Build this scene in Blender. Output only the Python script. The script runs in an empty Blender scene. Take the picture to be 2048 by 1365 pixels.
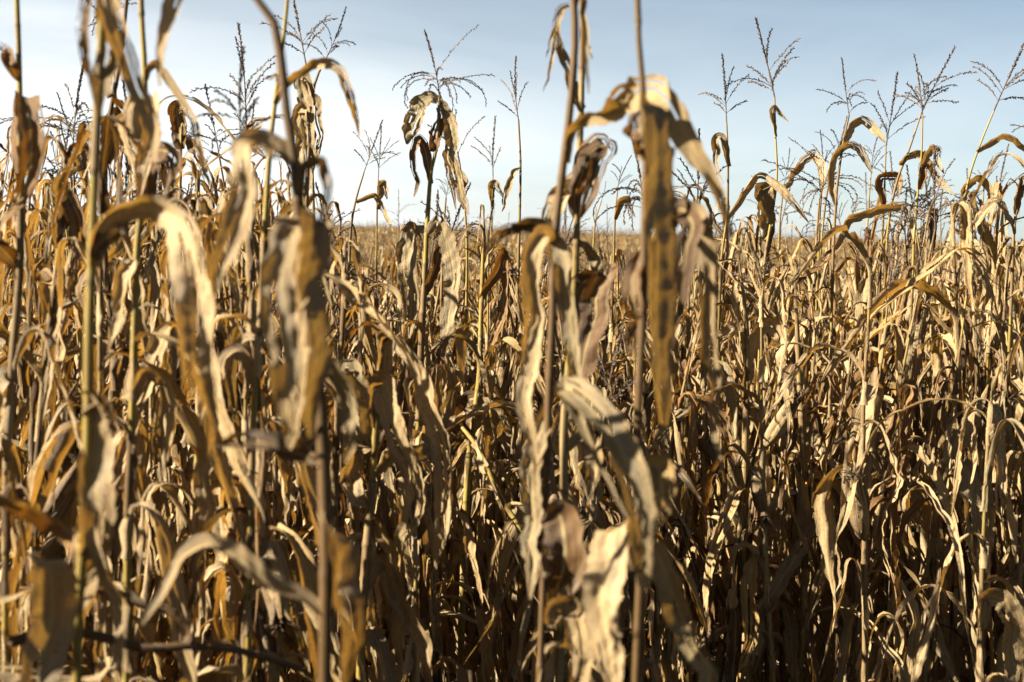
import bpy, math, random
import numpy as np
from mathutils import Vector, Matrix, Quaternion

# ------------------------------------------------------------------ camera, sky, sun, exposure
scene = bpy.context.scene
col = scene.collection
W_PX, H_PX, F_PX = 2048.0, 1365.0, 2844.0
CAM = np.array([0.0, 0.0, 1.95])
PITCH, ROLL = math.radians(-4.5), math.radians(1.75)
cd = bpy.data.cameras.new('camera')
cd.lens = 50.0; cd.sensor_width = 36.0; cd.clip_start = 0.05; cd.clip_end = 5000.0
cd.dof.use_dof = True; cd.dof.focus_distance = 5.9; cd.dof.aperture_fstop = 4.0
cam = bpy.data.objects.new('camera', cd); col.objects.link(cam)
cam.matrix_world = Matrix.Translation(CAM) @ Matrix.Rotation(math.radians(90) + PITCH, 4, 'X') @ Matrix.Rotation(ROLL, 4, 'Z')
scene.camera = cam
MW = np.array(cam.matrix_world)
RIGHT, UP, FWD = MW[:3, 0], MW[:3, 1], -MW[:3, 2]

SUN_ELEV = math.radians(28)
SUN_AZ = math.radians(-104)          # clockwise from +Y (view direction): left and a little behind the camera
sun_dir = np.array([math.sin(SUN_AZ) * math.cos(SUN_ELEV), math.cos(SUN_AZ) * math.cos(SUN_ELEV), math.sin(SUN_ELEV)])
sl = bpy.data.lights.new('sun', 'SUN'); sl.energy = 5.0; sl.angle = math.radians(0.5); sl.color = (1.0, 0.89, 0.72)
so = bpy.data.objects.new('sun', sl); col.objects.link(so)
so.rotation_mode = 'QUATERNION'; so.rotation_quaternion = Vector(sun_dir).to_track_quat('Z', 'Y')

world = bpy.data.worlds.new('World'); scene.world = world; world.use_nodes = True
nt = world.node_tree; nt.nodes.clear()
def wn(t, **k):
    n = nt.nodes.new(t)
    for a, b in k.items(): setattr(n, a, b)
    return n
w_out = wn('ShaderNodeOutputWorld'); w_bg = wn('ShaderNodeBackground')
sky = wn('ShaderNodeTexSky', sky_type='NISHITA', sun_disc=False, sun_elevation=SUN_ELEV, sun_rotation=SUN_AZ,
         altitude=100.0, air_density=0.6, dust_density=0.8, ozone_density=1.6)
# thin high cloud, mapped by direction
tc = wn('ShaderNodeTexCoord'); mp = wn('ShaderNodeMapping'); mp.inputs['Scale'].default_value = (1.1, 1.1, 6.0)
mp.inputs['Rotation'].default_value = (0.0, math.radians(7), 0.0)
nz = wn('ShaderNodeTexNoise'); nz.inputs['Scale'].default_value = 1.6; nz.inputs['Detail'].default_value = 6.0
nz.inputs['Roughness'].default_value = 0.55; nz.inputs['Distortion'].default_value = 0.6
rp = wn('ShaderNodeValToRGB'); rp.color_ramp.elements[0].position = 0.36; rp.color_ramp.elements[1].position = 0.72
rp.color_ramp.elements[0].color = (0.40, 0.40, 0.40, 1); rp.color_ramp.elements[1].color = (0.95, 0.95, 0.95, 1)
mx = wn('ShaderNodeMixRGB'); mx.inputs['Color2'].default_value = (4.6, 4.62, 4.55, 1)
nt.links.new(tc.outputs['Generated'], mp.inputs['Vector']); nt.links.new(mp.outputs[0], nz.inputs['Vector'])
nt.links.new(nz.outputs['Fac'], rp.inputs[0]); 
se = wn('ShaderNodeSeparateXYZ'); nt.links.new(tc.outputs['Generated'], se.inputs[0])
hr = wn('ShaderNodeValToRGB'); hr.color_ramp.elements[0].position = 0.0; hr.color_ramp.elements[0].color = (1, 1, 1, 1)
hr.color_ramp.elements[1].position = 0.24; hr.color_ramp.elements[1].color = (0.06, 0.06, 0.06, 1)
nt.links.new(se.outputs[2], hr.inputs[0])
ml = wn('ShaderNodeMath', operation='MULTIPLY'); nt.links.new(rp.outputs[0], ml.inputs[0]); nt.links.new(hr.outputs[0], ml.inputs[1])
sx = wn('ShaderNodeMapRange'); sx.inputs['From Min'].default_value = -0.30; sx.inputs['From Max'].default_value = 0.42
sx.inputs['To Min'].default_value = 1.15; sx.inputs['To Max'].default_value = 0.45; nt.links.new(se.outputs[0], sx.inputs['Value'])
m2 = wn('ShaderNodeMath', operation='MULTIPLY', use_clamp=True); nt.links.new(ml.outputs[0], m2.inputs[0]); nt.links.new(sx.outputs[0], m2.inputs[1])
nt.links.new(m2.outputs[0], mx.inputs['Fac'])
tn = wn('ShaderNodeMixRGB', blend_type='MULTIPLY'); tn.inputs['Fac'].default_value = 1.0; tn.inputs['Color2'].default_value = (0.33, 0.365, 0.335, 1)
nt.links.new(sky.outputs[0], tn.inputs['Color1']); nt.links.new(tn.outputs[0], mx.inputs['Color1']); nt.links.new(mx.outputs[0], w_bg.inputs['Color'])
w_bg.inputs['Strength'].default_value = 0.05
nt.links.new(w_bg.outputs[0], w_out.inputs['Surface'])

scene.view_settings.view_transform = 'Standard'
scene.view_settings.look = 'None'
scene.view_settings.exposure = 2.72
scene.view_settings.gamma = 1.0
scene.render.engine = 'CYCLES'
cy = scene.cycles
cy.max_bounces = 3; cy.diffuse_bounces = 1; cy.glossy_bounces = 1; cy.transmission_bounces = 2; cy.transparent_max_bounces = 4
cy.sample_clamp_indirect = 4.0
cy.use_denoising = True
try:
    cy.denoiser = 'OPENIMAGEDENOISE'
except Exception:
    pass

rng = np.random.default_rng(11)
random.seed(11)

# ------------------------------------------------------------------ helpers
def at(px, py, d):
    """point seen at a pixel of the 2048 px wide photograph, d metres in front of the camera"""
    return CAM + d * (FWD + (px - W_PX / 2) / F_PX * RIGHT - (py - H_PX / 2) / F_PX * UP)

def px_of(P):
    v = np.asarray(P) - CAM
    d = v @ FWD
    return W_PX / 2 + F_PX * (v @ RIGHT) / d, H_PX / 2 - F_PX * (v @ UP) / d, d

def sstep(a, b, x):
    t = np.clip((x - a) / (b - a), 0, 1)
    return t * t * (3 - 2 * t)

def ground_z(x, y):
    y = np.asarray(y, float); x = np.asarray(x, float)
    z = -0.75 * sstep(9, 30, y) + 0.98 * sstep(30, 118, y) - 4.0 * sstep(125, 420, y)
    z = z + 0.10 * np.sin(x * 0.045 + 0.6) * sstep(15, 60, y) * 1.0
    z = z + 0.015 * np.sin(x * 2.1 + y * 1.3) * np.cos(y * 1.7 - x * 0.6)
    return z

def norm(v):
    return v / np.maximum(np.linalg.norm(v, axis=-1, keepdims=True), 1e-9)

def grid_faces(nr, nc, off=0):
    i = np.arange(nr - 1)[:, None]; j = np.arange(nc - 1)[None, :]
    a = i * nc + j
    return (np.stack([a, a + 1, a + nc + 1, a + nc], -1).reshape(-1, 4) + off)

class Acc:
    """collects quads into one mesh"""
    def __init__(s): s.V = []; s.F = []; s.U = []; s.R = []; s.X = []; s.M = []; s.n = 0
    def add(s, V, F, U, r=0.5, x=0.0, m=0):
        V = np.asarray(V, float)
        s.V.append(V); s.F.append(F + s.n); s.U.append(U)
        s.R.append(np.broadcast_to(np.asarray(r, float), (len(V),))); s.X.append(np.broadcast_to(np.asarray(x, float), (len(V),)))
        s.M.append(np.full(len(F), m)); s.n += len(V)
        return s
    def arr(s):
        return (np.concatenate(s.V), np.concatenate(s.F), np.concatenate(s.U), np.concatenate(s.R), np.concatenate(s.X), np.concatenate(s.M))

def mesh_from(name, arrs, mats, smooth=True):
    V, F, U, R, X, M = arrs
    me = bpy.data.meshes.new(name)
    me.vertices.add(len(V)); me.vertices.foreach_set('co', np.ascontiguousarray(V, dtype=np.float32).ravel())
    nf = len(F)
    me.loops.add(nf * 4); me.loops.foreach_set('vertex_index', F.astype(np.int32).ravel())
    me.polygons.add(nf)
    me.polygons.foreach_set('loop_start', (np.arange(nf) * 4).astype(np.int32))
    me.polygons.foreach_set('use_smooth', np.full(nf, smooth))
    me.polygons.foreach_set('material_index', M.astype(np.int32))
    uv = me.uv_layers.new(name='UVMap')
    uv.data.foreach_set('uv', U[F.ravel()].astype(np.float32).ravel())
    a = me.attributes.new('rnd', 'FLOAT', 'POINT'); a.data.foreach_set('value', R.astype(np.float32))
    a = me.attributes.new('vary', 'FLOAT', 'POINT'); a.data.foreach_set('value', X.astype(np.float32))
    for m in mats: me.materials.append(m)
    me.update(calc_edges=True)
    return me

def link(name, data, parent=None, loc=None, rot=None, scale=None):
    o = bpy.data.objects.new(name, data); col.objects.link(o)
    if parent is not None: o.parent = parent
    if loc is not None: o.location = loc
    if rot is not None: o.rotation_euler = rot
    if scale is not None: o.scale = scale
    return o

def tag(o, label=None, cat=None, group=None, kind=None):
    if label: o['label'] = label
    if cat: o['category'] = cat
    if group: o['group'] = group
    if kind: o['kind'] = kind
    return o

def catmull(P, n, extra=None):
    """smooth resample of control points by arc length; extra columns ride along"""
    P = np.asarray(P, float)
    if extra is not None: P = np.hstack([P, extra])
    Q = np.vstack([2 * P[0] - P[1], P, 2 * P[-1] - P[-2]])
    out = []
    for i in range(1, len(Q) - 2):
        t = np.linspace(0, 1, 14, endpoint=False)[:, None]
        p0, p1, p2, p3 = Q[i - 1], Q[i], Q[i + 1], Q[i + 2]
        out.append(0.5 * (2 * p1 + (p2 - p0) * t + (2 * p0 - 5 * p1 + 4 * p2 - p3) * t ** 2 + (3 * p1 - p0 - 3 * p2 + p3) * t ** 3))
    out.append(P[-1:])
    C = np.vstack(out)
    s = np.concatenate([[0], np.cumsum(np.linalg.norm(np.diff(C[:, :3], axis=0), axis=1))])
    q = np.linspace(0, s[-1], n)
    R = np.stack([np.interp(q, s, C[:, k]) for k in range(C.shape[1])], -1)
    return R, q

def tube(P, R, sides=8, uvs=1.0, squash=None):
    P = np.asarray(P, float); n = len(P)
    R = np.broadcast_to(np.asarray(R, float), (n,))
    T = norm(np.gradient(P, axis=0))
    ref = np.array([0.0, 1.0, 0.0]) if abs(T[:, 1]).mean() < 0.8 else np.array([1.0, 0, 0])
    A = norm(np.cross(T, ref)); B = np.cross(T, A)
    th = np.linspace(0, 2 * math.pi, sides + 1)
    ca, sa = np.cos(th), np.sin(th)
    V = P[:, None, :] + R[:, None, None] * (ca[None, :, None] * A[:, None, :] + sa[None, :, None] * B[:, None, :])
    s = np.concatenate([[0], np.cumsum(np.linalg.norm(np.diff(P, axis=0), axis=1))])
    U = np.stack([np.broadcast_to(th / (2 * math.pi), (n, sides + 1)), np.broadcast_to(s[:, None] * uvs, (n, sides + 1))], -1)
    return V.reshape(-1, 3), grid_faces(n, sides + 1), U.reshape(-1, 2)

# ------------------------------------------------------------------ materials
def mat(name):
    m = bpy.data.materials.new(name); m.use_nodes = True
    t = m.node_tree; t.nodes.clear()
    return m, t
def N(t, ty, **k):
    n = t.nodes.new(ty)
    for a, b in k.items():
        if a.startswith('i_'):
            n.inputs[a[2:].replace('_', ' ')].default_value = b
        else: setattr(n, a, b)
    return n
def L_(t, a, b): t.links.new(a, b)
def ramp(t, stops, fac=None, interp='LINEAR'):
    r = t.nodes.new('ShaderNodeValToRGB'); cr = r.color_ramp; cr.interpolation = interp
    while len(cr.elements) > 1: cr.elements.remove(cr.elements[-1])
    cr.elements[0].position = stops[0][0]; cr.elements[0].color = (*stops[0][1], 1)
    for p, c in stops[1:]:
        e = cr.elements.new(p); e.color = (*c, 1)
    if fac is not None: L_(t, fac, r.inputs[0])
    return r.outputs[0]
def math_(t, op, a, b=None, clamp=False):
    n = t.nodes.new('ShaderNodeMath'); n.operation = op; n.use_clamp = clamp
    for i, v in enumerate((a, b)):
        if v is None: continue
        if isinstance(v, (int, float)): n.inputs[i].default_value = v
        else: L_(t, v, n.inputs[i])
    return n.outputs[0]
def mixc(t, f, a, b, mode='MIX'):
    n = t.nodes.new('ShaderNodeMixRGB'); n.blend_type = mode
    for i, v in enumerate((f, a, b)):
        if isinstance(v, (int, float)): n.inputs[i].default_value = v
        elif isinstance(v, tuple): n.inputs[i].default_value = (*v, 1)
        else: L_(t, v, n.inputs[i])
    return n.outputs[0]
def var_value(t):
    a = N(t, 'ShaderNodeAttribute', attribute_name='rnd'); b = N(t, 'ShaderNodeAttribute', attribute_name='vary')
    oi = N(t, 'ShaderNodeObjectInfo')
    return math_(t, 'FRACT', math_(t, 'ADD', a.outputs['Fac'], math_(t, 'MULTIPLY', b.outputs['Fac'], oi.outputs['Random'])))
def uv_vec(t, R, su, sv, off=0.0):
    uv = N(t, 'ShaderNodeUVMap', uv_map='UVMap'); s = N(t, 'ShaderNodeSeparateXYZ'); L_(t, uv.outputs[0], s.inputs[0])
    c = N(t, 'ShaderNodeCombineXYZ')
    L_(t, math_(t, 'MULTIPLY', s.outputs[0], su), c.inputs[0]); L_(t, math_(t, 'MULTIPLY', s.outputs[1], sv), c.inputs[1])
    L_(t, math_(t, 'ADD', math_(t, 'MULTIPLY', R, 71.3), off), c.inputs[2])
    return c.outputs[0], s
def noise(t, vec, sc, det=3.0, rough=0.5, dist=0.0):
    n = N(t, 'ShaderNodeTexNoise'); n.inputs['Scale'].default_value = sc; n.inputs['Detail'].default_value = det
    n.inputs['Roughness'].default_value = rough; n.inputs['Distortion'].default_value = dist
    if vec is not None: L_(t, vec, n.inputs['Vector'])
    return n.outputs['Fac']

def leaf_material(name, stops, trans_fac=0.34, trans_tint=(1.0, 0.62, 0.26), patch=(0.13, 0.07, 0.024), bump=0.6, midrib=True, patch_lo=0.50):
    m, t = mat(name)
    R = var_value(t)
    base = mixc(t, 1.0, ramp(t, stops, R), (0.51, 0.47, 0.39), 'MULTIPLY')
    v3, _ = uv_vec(t, R, 40.0, 2.2, 3.0)
    vein = noise(t, v3, 1.3, 5, 0.65)
    vo = math_(t, 'MULTIPLY', math_(t, 'SUBTRACT', vein, 0.5), 0.55)
    v1, sep = uv_vec(t, R, 3.2, 3.6)
    pf = ramp(t, [(patch_lo, (0, 0, 0)), (patch_lo + 0.12, (1, 1, 1))], math_(t, 'ADD', noise(t, v1, 1.6, 6, 0.68, 0.2), vo))
    c = mixc(t, math_(t, 'MULTIPLY', pf, 0.5), base, patch)
    v2, _ = uv_vec(t, R, 1.4, 3.2, 9.0)
    pf2 = ramp(t, [(0.52, (0, 0, 0)), (0.64, (1, 1, 1))], math_(t, 'ADD', noise(t, v2, 2.1, 5, 0.65, 0.2), vo))
    c = mixc(t, math_(t, 'MULTIPLY', pf2, 0.55), c, (0.165, 0.145, 0.105))          # weathered grey
    c = mixc(t, 0.95, c, ramp(t, [(0.30, (0.45, 0.40, 0.34)), (0.48, (0.92, 0.91, 0.90)), (0.70, (1.28, 1.25, 1.2))], vein), 'MULTIPLY')
    v4, _ = uv_vec(t, R, 9.0, 130.0, 5.0)
    sp = ramp(t, [(0.57, (1, 1, 1)), (0.68, (0.30, 0.22, 0.15))], noise(t, v4, 1.0, 4, 0.65))
    c = mixc(t, 0.7, c, sp, 'MULTIPLY')
    if midrib:
        d = math_(t, 'ABSOLUTE', math_(t, 'SUBTRACT', sep.outputs[0], 0.5))
        mr = ramp(t, [(0.018, (1, 1, 1)), (0.045, (0, 0, 0))], d)
        c = mixc(t, math_(t, 'MULTIPLY', mr, 0.8), c, (0.27, 0.21, 0.09))
        edge = ramp(t, [(0.44, (0, 0, 0)), (0.5, (1, 1, 1))], d)
        c = mixc(t, math_(t, 'MULTIPLY', edge, 0.4), c, (0.10, 0.055, 0.02))
    v5, _ = uv_vec(t, R, 8.0, 22.0, 1.0)
    cr = noise(t, v5, 1.4, 4, 0.6, 0.4)
    hgt = math_(t, 'ADD', math_(t, 'MULTIPLY', vein, 1.0), math_(t, 'MULTIPLY', cr, 1.6))
    bp = N(t, 'ShaderNodeBump'); bp.inputs['Strength'].default_value = bump; bp.inputs['Distance'].default_value = 0.006
    L_(t, hgt, bp.inputs['Height'])
    pr = N(t, 'ShaderNodeBsdfPrincipled'); pr.inputs['Roughness'].default_value = 0.62; pr.inputs['Specular IOR Level'].default_value = 0.28
    L_(t, c, pr.inputs['Base Color']); L_(t, bp.outputs[0], pr.inputs['Normal'])
    tr = N(t, 'ShaderNodeBsdfTranslucent'); L_(t, mixc(t, 1.0, c, trans_tint, 'MULTIPLY'), tr.inputs['Color']); L_(t, bp.outputs[0], tr.inputs['Normal'])
    ms = N(t, 'ShaderNodeMixShader'); ms.inputs[0].default_value = trans_fac
    L_(t, pr.outputs[0], ms.inputs[1]); L_(t, tr.outputs[0], ms.inputs[2])
    o = N(t, 'ShaderNodeOutputMaterial'); L_(t, ms.outputs[0], o.inputs['Surface'])
    return m

LEAF_STOPS = [(0.0, (0.62, 0.49, 0.30)), (0.16, (0.66, 0.53, 0.34)), (0.28, (0.50, 0.40, 0.25)), (0.42, (0.50, 0.35, 0.14)),
              (0.54, (0.62, 0.48, 0.27)), (0.66, (0.38, 0.31, 0.19)), (0.76, (0.40, 0.34, 0.22)), (0.84, (0.34, 0.19, 0.06)), (0.90, (0.20, 0.11, 0.04)), (1.0, (0.08, 0.048, 0.022))]
M_LEAF = leaf_material('dry_leaf', LEAF_STOPS, trans_fac=0.26, trans_tint=(1.38, 0.98, 0.32), patch=(0.135, 0.080, 0.030))
M_HUSK = leaf_material('dry_husk', [(0.0, (0.36, 0.26, 0.12)), (0.4, (0.44, 0.35, 0.20)), (0.7, (0.24, 0.16, 0.07)), (1.0, (0.15, 0.10, 0.045))],
                       trans_fac=0.12, midrib=False, bump=0.6)

def stalk_material(name, stops, node=(0.055, 0.032, 0.018)):
    m, t = mat(name)
    a = N(t, 'ShaderNodeAttribute', attribute_name='rnd'); R = math_(t, 'FRACT', a.outputs['Fac'])
    nd = N(t, 'ShaderNodeAttribute', attribute_name='vary')
    base = mixc(t, 1.0, ramp(t, stops, R), (0.46, 0.46, 0.46), 'MULTIPLY')
    v, _ = uv_vec(t, R, 14.0, 5.0)
    st = noise(t, v, 1.6, 4, 0.6)
    c = mixc(t, 0.9, base, ramp(t, [(0.3, (0.5, 0.45, 0.36)), (0.55, (1, 1, 1)), (0.75, (1.2, 1.15, 1.0))], st), 'MULTIPLY')
    v2, _ = uv_vec(t, R, 3.0, 9.0, 4.0)
    c = mixc(t, math_(t, 'MULTIPLY', ramp(t, [(0.52, (0, 0, 0)), (0.64, (1, 1, 1))], noise(t, v2, 1.3, 4, 0.6)), 0.6), c, (0.08, 0.045, 0.02))
    v3, _ = uv_vec(t, R, 20.0, 160.0, 4.0)
    c = mixc(t, 0.5, c, ramp(t, [(0.62, (1, 1, 1)), (0.75, (0.3, 0.22, 0.15))], noise(t, v3, 1.0, 2, 0.5)), 'MULTIPLY')
    c = mixc(t, nd.outputs['Fac'], c, node)
    bp = N(t, 'ShaderNodeBump'); bp.inputs['Strength'].default_value = 0.3; bp.inputs['Distance'].default_value = 0.003; L_(t, st, bp.inputs['Height'])
    pr = N(t, 'ShaderNodeBsdfPrincipled'); pr.inputs['Roughness'].default_value = 0.6; pr.inputs['Specular IOR Level'].default_value = 0.15
    L_(t, c, pr.inputs['Base Color']); L_(t, bp.outputs[0], pr.inputs['Normal'])
    o = N(t, 'ShaderNodeOutputMaterial'); L_(t, pr.outputs[0], o.inputs['Surface'])
    return m
M_STALK = stalk_material('dry_stalk', [(0.0, (0.38, 0.28, 0.06)), (0.3, (0.27, 0.20, 0.045)), (0.55, (0.12, 0.075, 0.03)), (0.62, (0.34, 0.25, 0.11)), (0.8, (0.25, 0.17, 0.075)), (1.0, (0.11, 0.062, 0.020))])
M_RED = stalk_material('red_stalk', [(0.0, (0.10, 0.010, 0.010)), (0.5, (0.13, 0.02, 0.012)), (0.62, (0.16, 0.09, 0.04)), (1.0, (0.12, 0.05, 0.03))])

def simple(name, c1, c2, sc=60.0, rough=0.7, coord='Object', tr=0.0, bump=0.3, stretch=(1, 1, 1)):
    m, t = mat(name)
    tc = N(t, 'ShaderNodeTexCoord'); mp = N(t, 'ShaderNodeMapping'); mp.inputs['Scale'].default_value = stretch
    L_(t, tc.outputs[coord], mp.inputs['Vector'])
    n = noise(t, mp.outputs[0], sc, 4, 0.6)
    c = ramp(t, [(0.35, c1), (0.65, c2)], n)
    bp = N(t, 'ShaderNodeBump'); bp.inputs['Strength'].default_value = bump; bp.inputs['Distance'].default_value = 0.01; L_(t, n, bp.inputs['Height'])
    pr = N(t, 'ShaderNodeBsdfPrincipled'); pr.inputs['Roughness'].default_value = rough; pr.inputs['Specular IOR Level'].default_value = 0.25
    L_(t, c, pr.inputs['Base Color']); L_(t, bp.outputs[0], pr.inputs['Normal'])
    o = N(t, 'ShaderNodeOutputMaterial')
    if tr:
        s = N(t, 'ShaderNodeBsdfTranslucent'); L_(t, c, s.inputs['Color']); mxs = N(t, 'ShaderNodeMixShader'); mxs.inputs[0].default_value = tr
        L_(t, pr.outputs[0], mxs.inputs[1]); L_(t, s.outputs[0], mxs.inputs[2]); L_(t, mxs.outputs[0], o.inputs['Surface'])
    else: L_(t, pr.outputs[0], o.inputs['Surface'])
    return m
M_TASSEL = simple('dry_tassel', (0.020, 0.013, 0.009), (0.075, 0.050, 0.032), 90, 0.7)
M_SILK = simple('corn_silk', (0.016, 0.010, 0.006), (0.05, 0.028, 0.014), 120, 0.8)
M_KERN = simple('corn_kernel', (0.34, 0.13, 0.010), (0.42, 0.20, 0.02), 40, 0.35)
M_SOIL = simple('soil', (0.016, 0.011, 0.007), (0.045, 0.031, 0.019), 9, 0.95, bump=1.0)
M_WEED = simple('weed_leaf', (0.03, 0.07, 0.015), (0.07, 0.13, 0.03), 30, 0.6, tr=0.25)

# ------------------------------------------------------------------ leaf shapes
def sines(r, n, lo, hi):
    return [(r.uniform(lo, hi), r.uniform(0, 6.28), r.uniform(0.4, 1.0)) for _ in range(n)]
def ev(sn, x):
    return sum(a * np.sin(f * x + p) for f, p, a in sn) / max(1, len(sn)) ** 0.5

def ribbon(C, T, B, h, alpha, s, nc, r, ruffle=0.28, crinkle=0.06, sgn=1.0, tear=False):
    """strip along C: half width h, curled by alpha, with ruffled edges"""
    Nn = np.cross(T, B) * sgn
    t = np.linspace(-1, 1, nc)[None, :]
    a = np.maximum(alpha, 0.05)[:, None]; H = h[:, None]
    x = H * np.sin(a * t) / a
    y = H * (1 - np.cos(a * t)) / a
    y = y + H * 0.10 * np.abs(t) ** 0.7
    k1, k2 = sines(r, 3, 45, 110), sines(r, 3, 45, 110)
    ru = np.where(t > 0, ev(k1, s)[:, None], ev(k2, s)[:, None]) * np.abs(t) ** 1.6
    ck = sines(r, 3, 20, 60)
    cr = sum(am * np.sin(f * s[:, None] + p + t * 4 * am) for f, p, am in ck) / 2
    pl = sines(r, 2, 4, 9); pk = ev(sines(r, 3, 15, 50), s)[:, None]
    pleat = sum(am * np.sin(f * t + p + 1.2 * pk) for f, p, am in pl) * (.045 if nc > 11 else .11)
    if nc > 11:      # fine crumpling of the near leaves
        f3 = sines(r, 5, 90, 260)
        pleat = pleat + sum(am * np.sin(f * s[:, None] + p + 5 * am * t) for f, p, am in f3) * .022
    y = y + H * (ruffle * 0.9 * ru + crinkle * 2.0 * cr + pleat)
    e1 = sines(r, 4, 30, 260)
    x = x * (1 + 0.11 * ev(e1, s)[:, None] * np.sign(t) * np.abs(t))
    V = C[:, None, :] + x[..., None] * B[:, None, :] + y[..., None] * Nn[:, None, :]
    U = np.stack([np.broadcast_to((t + 1) / 2, x.shape), np.broadcast_to(s[:, None], x.shape)], -1)
    F = grid_faces(len(C), nc)
    if tear and nc >= 7:
        ns = len(C) - 1; keep = np.ones((ns, nc - 1), bool)
        for _ in range(int(r.integers(3, 9))):
            j = int(r.integers(nc - 1)); a0 = int(ns * r.uniform(.35, .9)); b0 = min(ns, a0 + int(ns * r.uniform(.05, .35)))
            keep[a0:b0, j] = False
        for _ in range(int(r.integers(1, 5))):
            j = 0 if r.random() < .5 else nc - 2; a0 = int(ns * r.uniform(.25, .95)); keep[a0:a0 + int(r.integers(1, 4)), j] = False
        F = F[keep.reshape(-1)]
    return V.reshape(-1, 3), F, U.reshape(-1, 2)

def leaf_params(r, kind=None):
    kind = kind or r.choice(['arch', 'break', 'hang', 'hang', 'break', 'twist', 'stiff'], p=[.16, .2, .2, .14, .1, .14, .06])
    p = dict(kind=kind, seed=int(r.integers(1 << 30)), L=r.uniform(0.5, 0.82), W=r.uniform(0.032, 0.072))
    p['e0'] = math.radians({'arch': r.uniform(45, 72), 'break': r.uniform(55, 80), 'hang': r.uniform(20, 60), 'twist': r.uniform(40, 75), 'stiff': r.uniform(35, 70)}[kind])
    p['sb'] = {'arch': r.uniform(.25, .42), 'break': r.uniform(.14, .4), 'hang': r.uniform(.04, .13), 'twist': r.uniform(.15, .35), 'stiff': r.uniform(.5, .8)}[kind]
    p['wb'] = {'arch': r.uniform(.10, .2), 'break': r.uniform(.012, .03), 'hang': r.uniform(.03, .07), 'twist': r.uniform(.05, .12), 'stiff': r.uniform(.03, .12)}[kind]
    p['ed'] = math.radians(r.uniform(-89, -68))
    p['tw'] = math.radians(r.uniform(-190, 190)) * (2.0 if kind == 'twist' else 1.0)
    p['al'] = r.uniform(0.3, 1.5)
    if r.random() < 0.22: p['W'] *= 0.55; p['al'] = r.uniform(1.3, 2.2)
    p['rnd'] = r.random()
    return p

def eval_leaf(p, nseg=28, nc=7, sheath=True):
    r = np.random.default_rng(p['seed'])
    L = p['L']; n = 90
    q = np.linspace(0, 1, n)
    el = math.pi / 2 + (p['e0'] - math.pi / 2) * sstep(0, 0.07, q)
    dr = 1 / (1 + np.exp(-(q - p['sb']) / p['wb']))
    el = el * (1 - dr) + p['ed'] * dr + 0.12 * ev(sines(r, 2, 6, 14), q) * sstep(0.05, .3, q)
    for _ in range(int(r.integers(2, 5))):
        kp = r.uniform(p['sb'] * .6, .97); el = el + r.normal() * .26 * (sstep(kp - .012, kp + .012, q) - .5 * sstep(kp + .05, kp + .25, q))
    az = 0.18 * ev(sines(r, 2, 3, 9), q) * sstep(0.08, .4, q)
    for _ in range(2):
        kp = r.uniform(.15, .95); az = az + r.normal() * .3 * (sstep(kp - .015, kp + .015, q) - sstep(kp + .05, kp + .2, q))
    D = np.stack([np.cos(el) * np.cos(az), np.cos(el) * np.sin(az) + 0.09 * ev(sines(r, 2, 4, 11), q) * dr, np.sin(el)], -1)
    D = norm(D)
    C = np.vstack([[0, 0, 0], np.cumsum((D[1:] + D[:-1]) / 2 * L / (n - 1), axis=0)]) + np.array([0.010, 0, 0])
    # sample
    qs = np.linspace(0, 1, nseg + 1)
    Cs = np.stack([np.interp(qs, q, C[:, k]) for k in range(3)], -1)
    Ts = norm(np.stack([np.interp(qs, q, D[:, k]) for k in range(3)], -1))
    tw = p['tw'] * sstep(p['sb'] * 0.8, 1.0, qs) + 0.3 * ev(sines(r, 2, 5, 12), qs) * sstep(0.1, .4, qs)
    prof = np.interp(qs, [0, .06, .2, .45, .75, .92, 1], [.42, .62, .92, 1.0, .72, .36, .04]) * (1 + .08 * ev(sines(r, 2, 12, 30), qs))
    h = p['W'] / 2 * prof
    # crumpling narrows the leaf at a break
    h = h * (1 - 0.28 * np.exp(-((qs - p['sb']) / 0.04) ** 2))
    al = p['al'] * (0.75 + 0.45 * ev(sines(r, 2, 4, 12), qs)) + 0.9 * sstep(.12, 0, qs)
    s = qs * L
    if sheath:
        m = max(2, nseg // 7)
        zs = np.linspace(-r.uniform(0.09, 0.16), -0.012, m)
        Cs = np.vstack([np.stack([np.full(m, 0.0098), np.zeros(m), zs], -1), Cs])
        Ts = np.vstack([np.tile([0, 0, 1.0], (m, 1)), Ts])
        tw = np.concatenate([np.zeros(m), tw]); h = np.concatenate([np.linspace(0.026, 0.023, m), h]); al = np.concatenate([np.full(m, 2.5), al])
        s = np.concatenate([zs, s])
    B0 = np.array([0.0, 1.0, 0.0]) - (Ts @ np.array([0.0, 1.0, 0.0]))[:, None] * Ts
    B0 = norm(B0); N0 = np.cross(Ts, B0)
    B = np.cos(tw)[:, None] * B0 + np.sin(tw)[:, None] * N0
    return ribbon(Cs, Ts, B, h, al, s + p['rnd'] * 3, nc, r, ruffle=0.30 if nc > 3 else 0.12, tear=True)
# note: cross((0,0,1),(0,1,0)) = (-1,0,0): the strip curls round the stalk

LEAFP = [leaf_params(rng) for _ in range(90)]
LEAF_ME = []
for k, p in enumerate(LEAFP):
    V, F, U = eval_leaf(p, 40, 9)
    LEAF_ME.append(mesh_from('leaf', Acc().add(V, F, U, p['rnd'], 1.0).arr(), [M_LEAF]))

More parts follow.
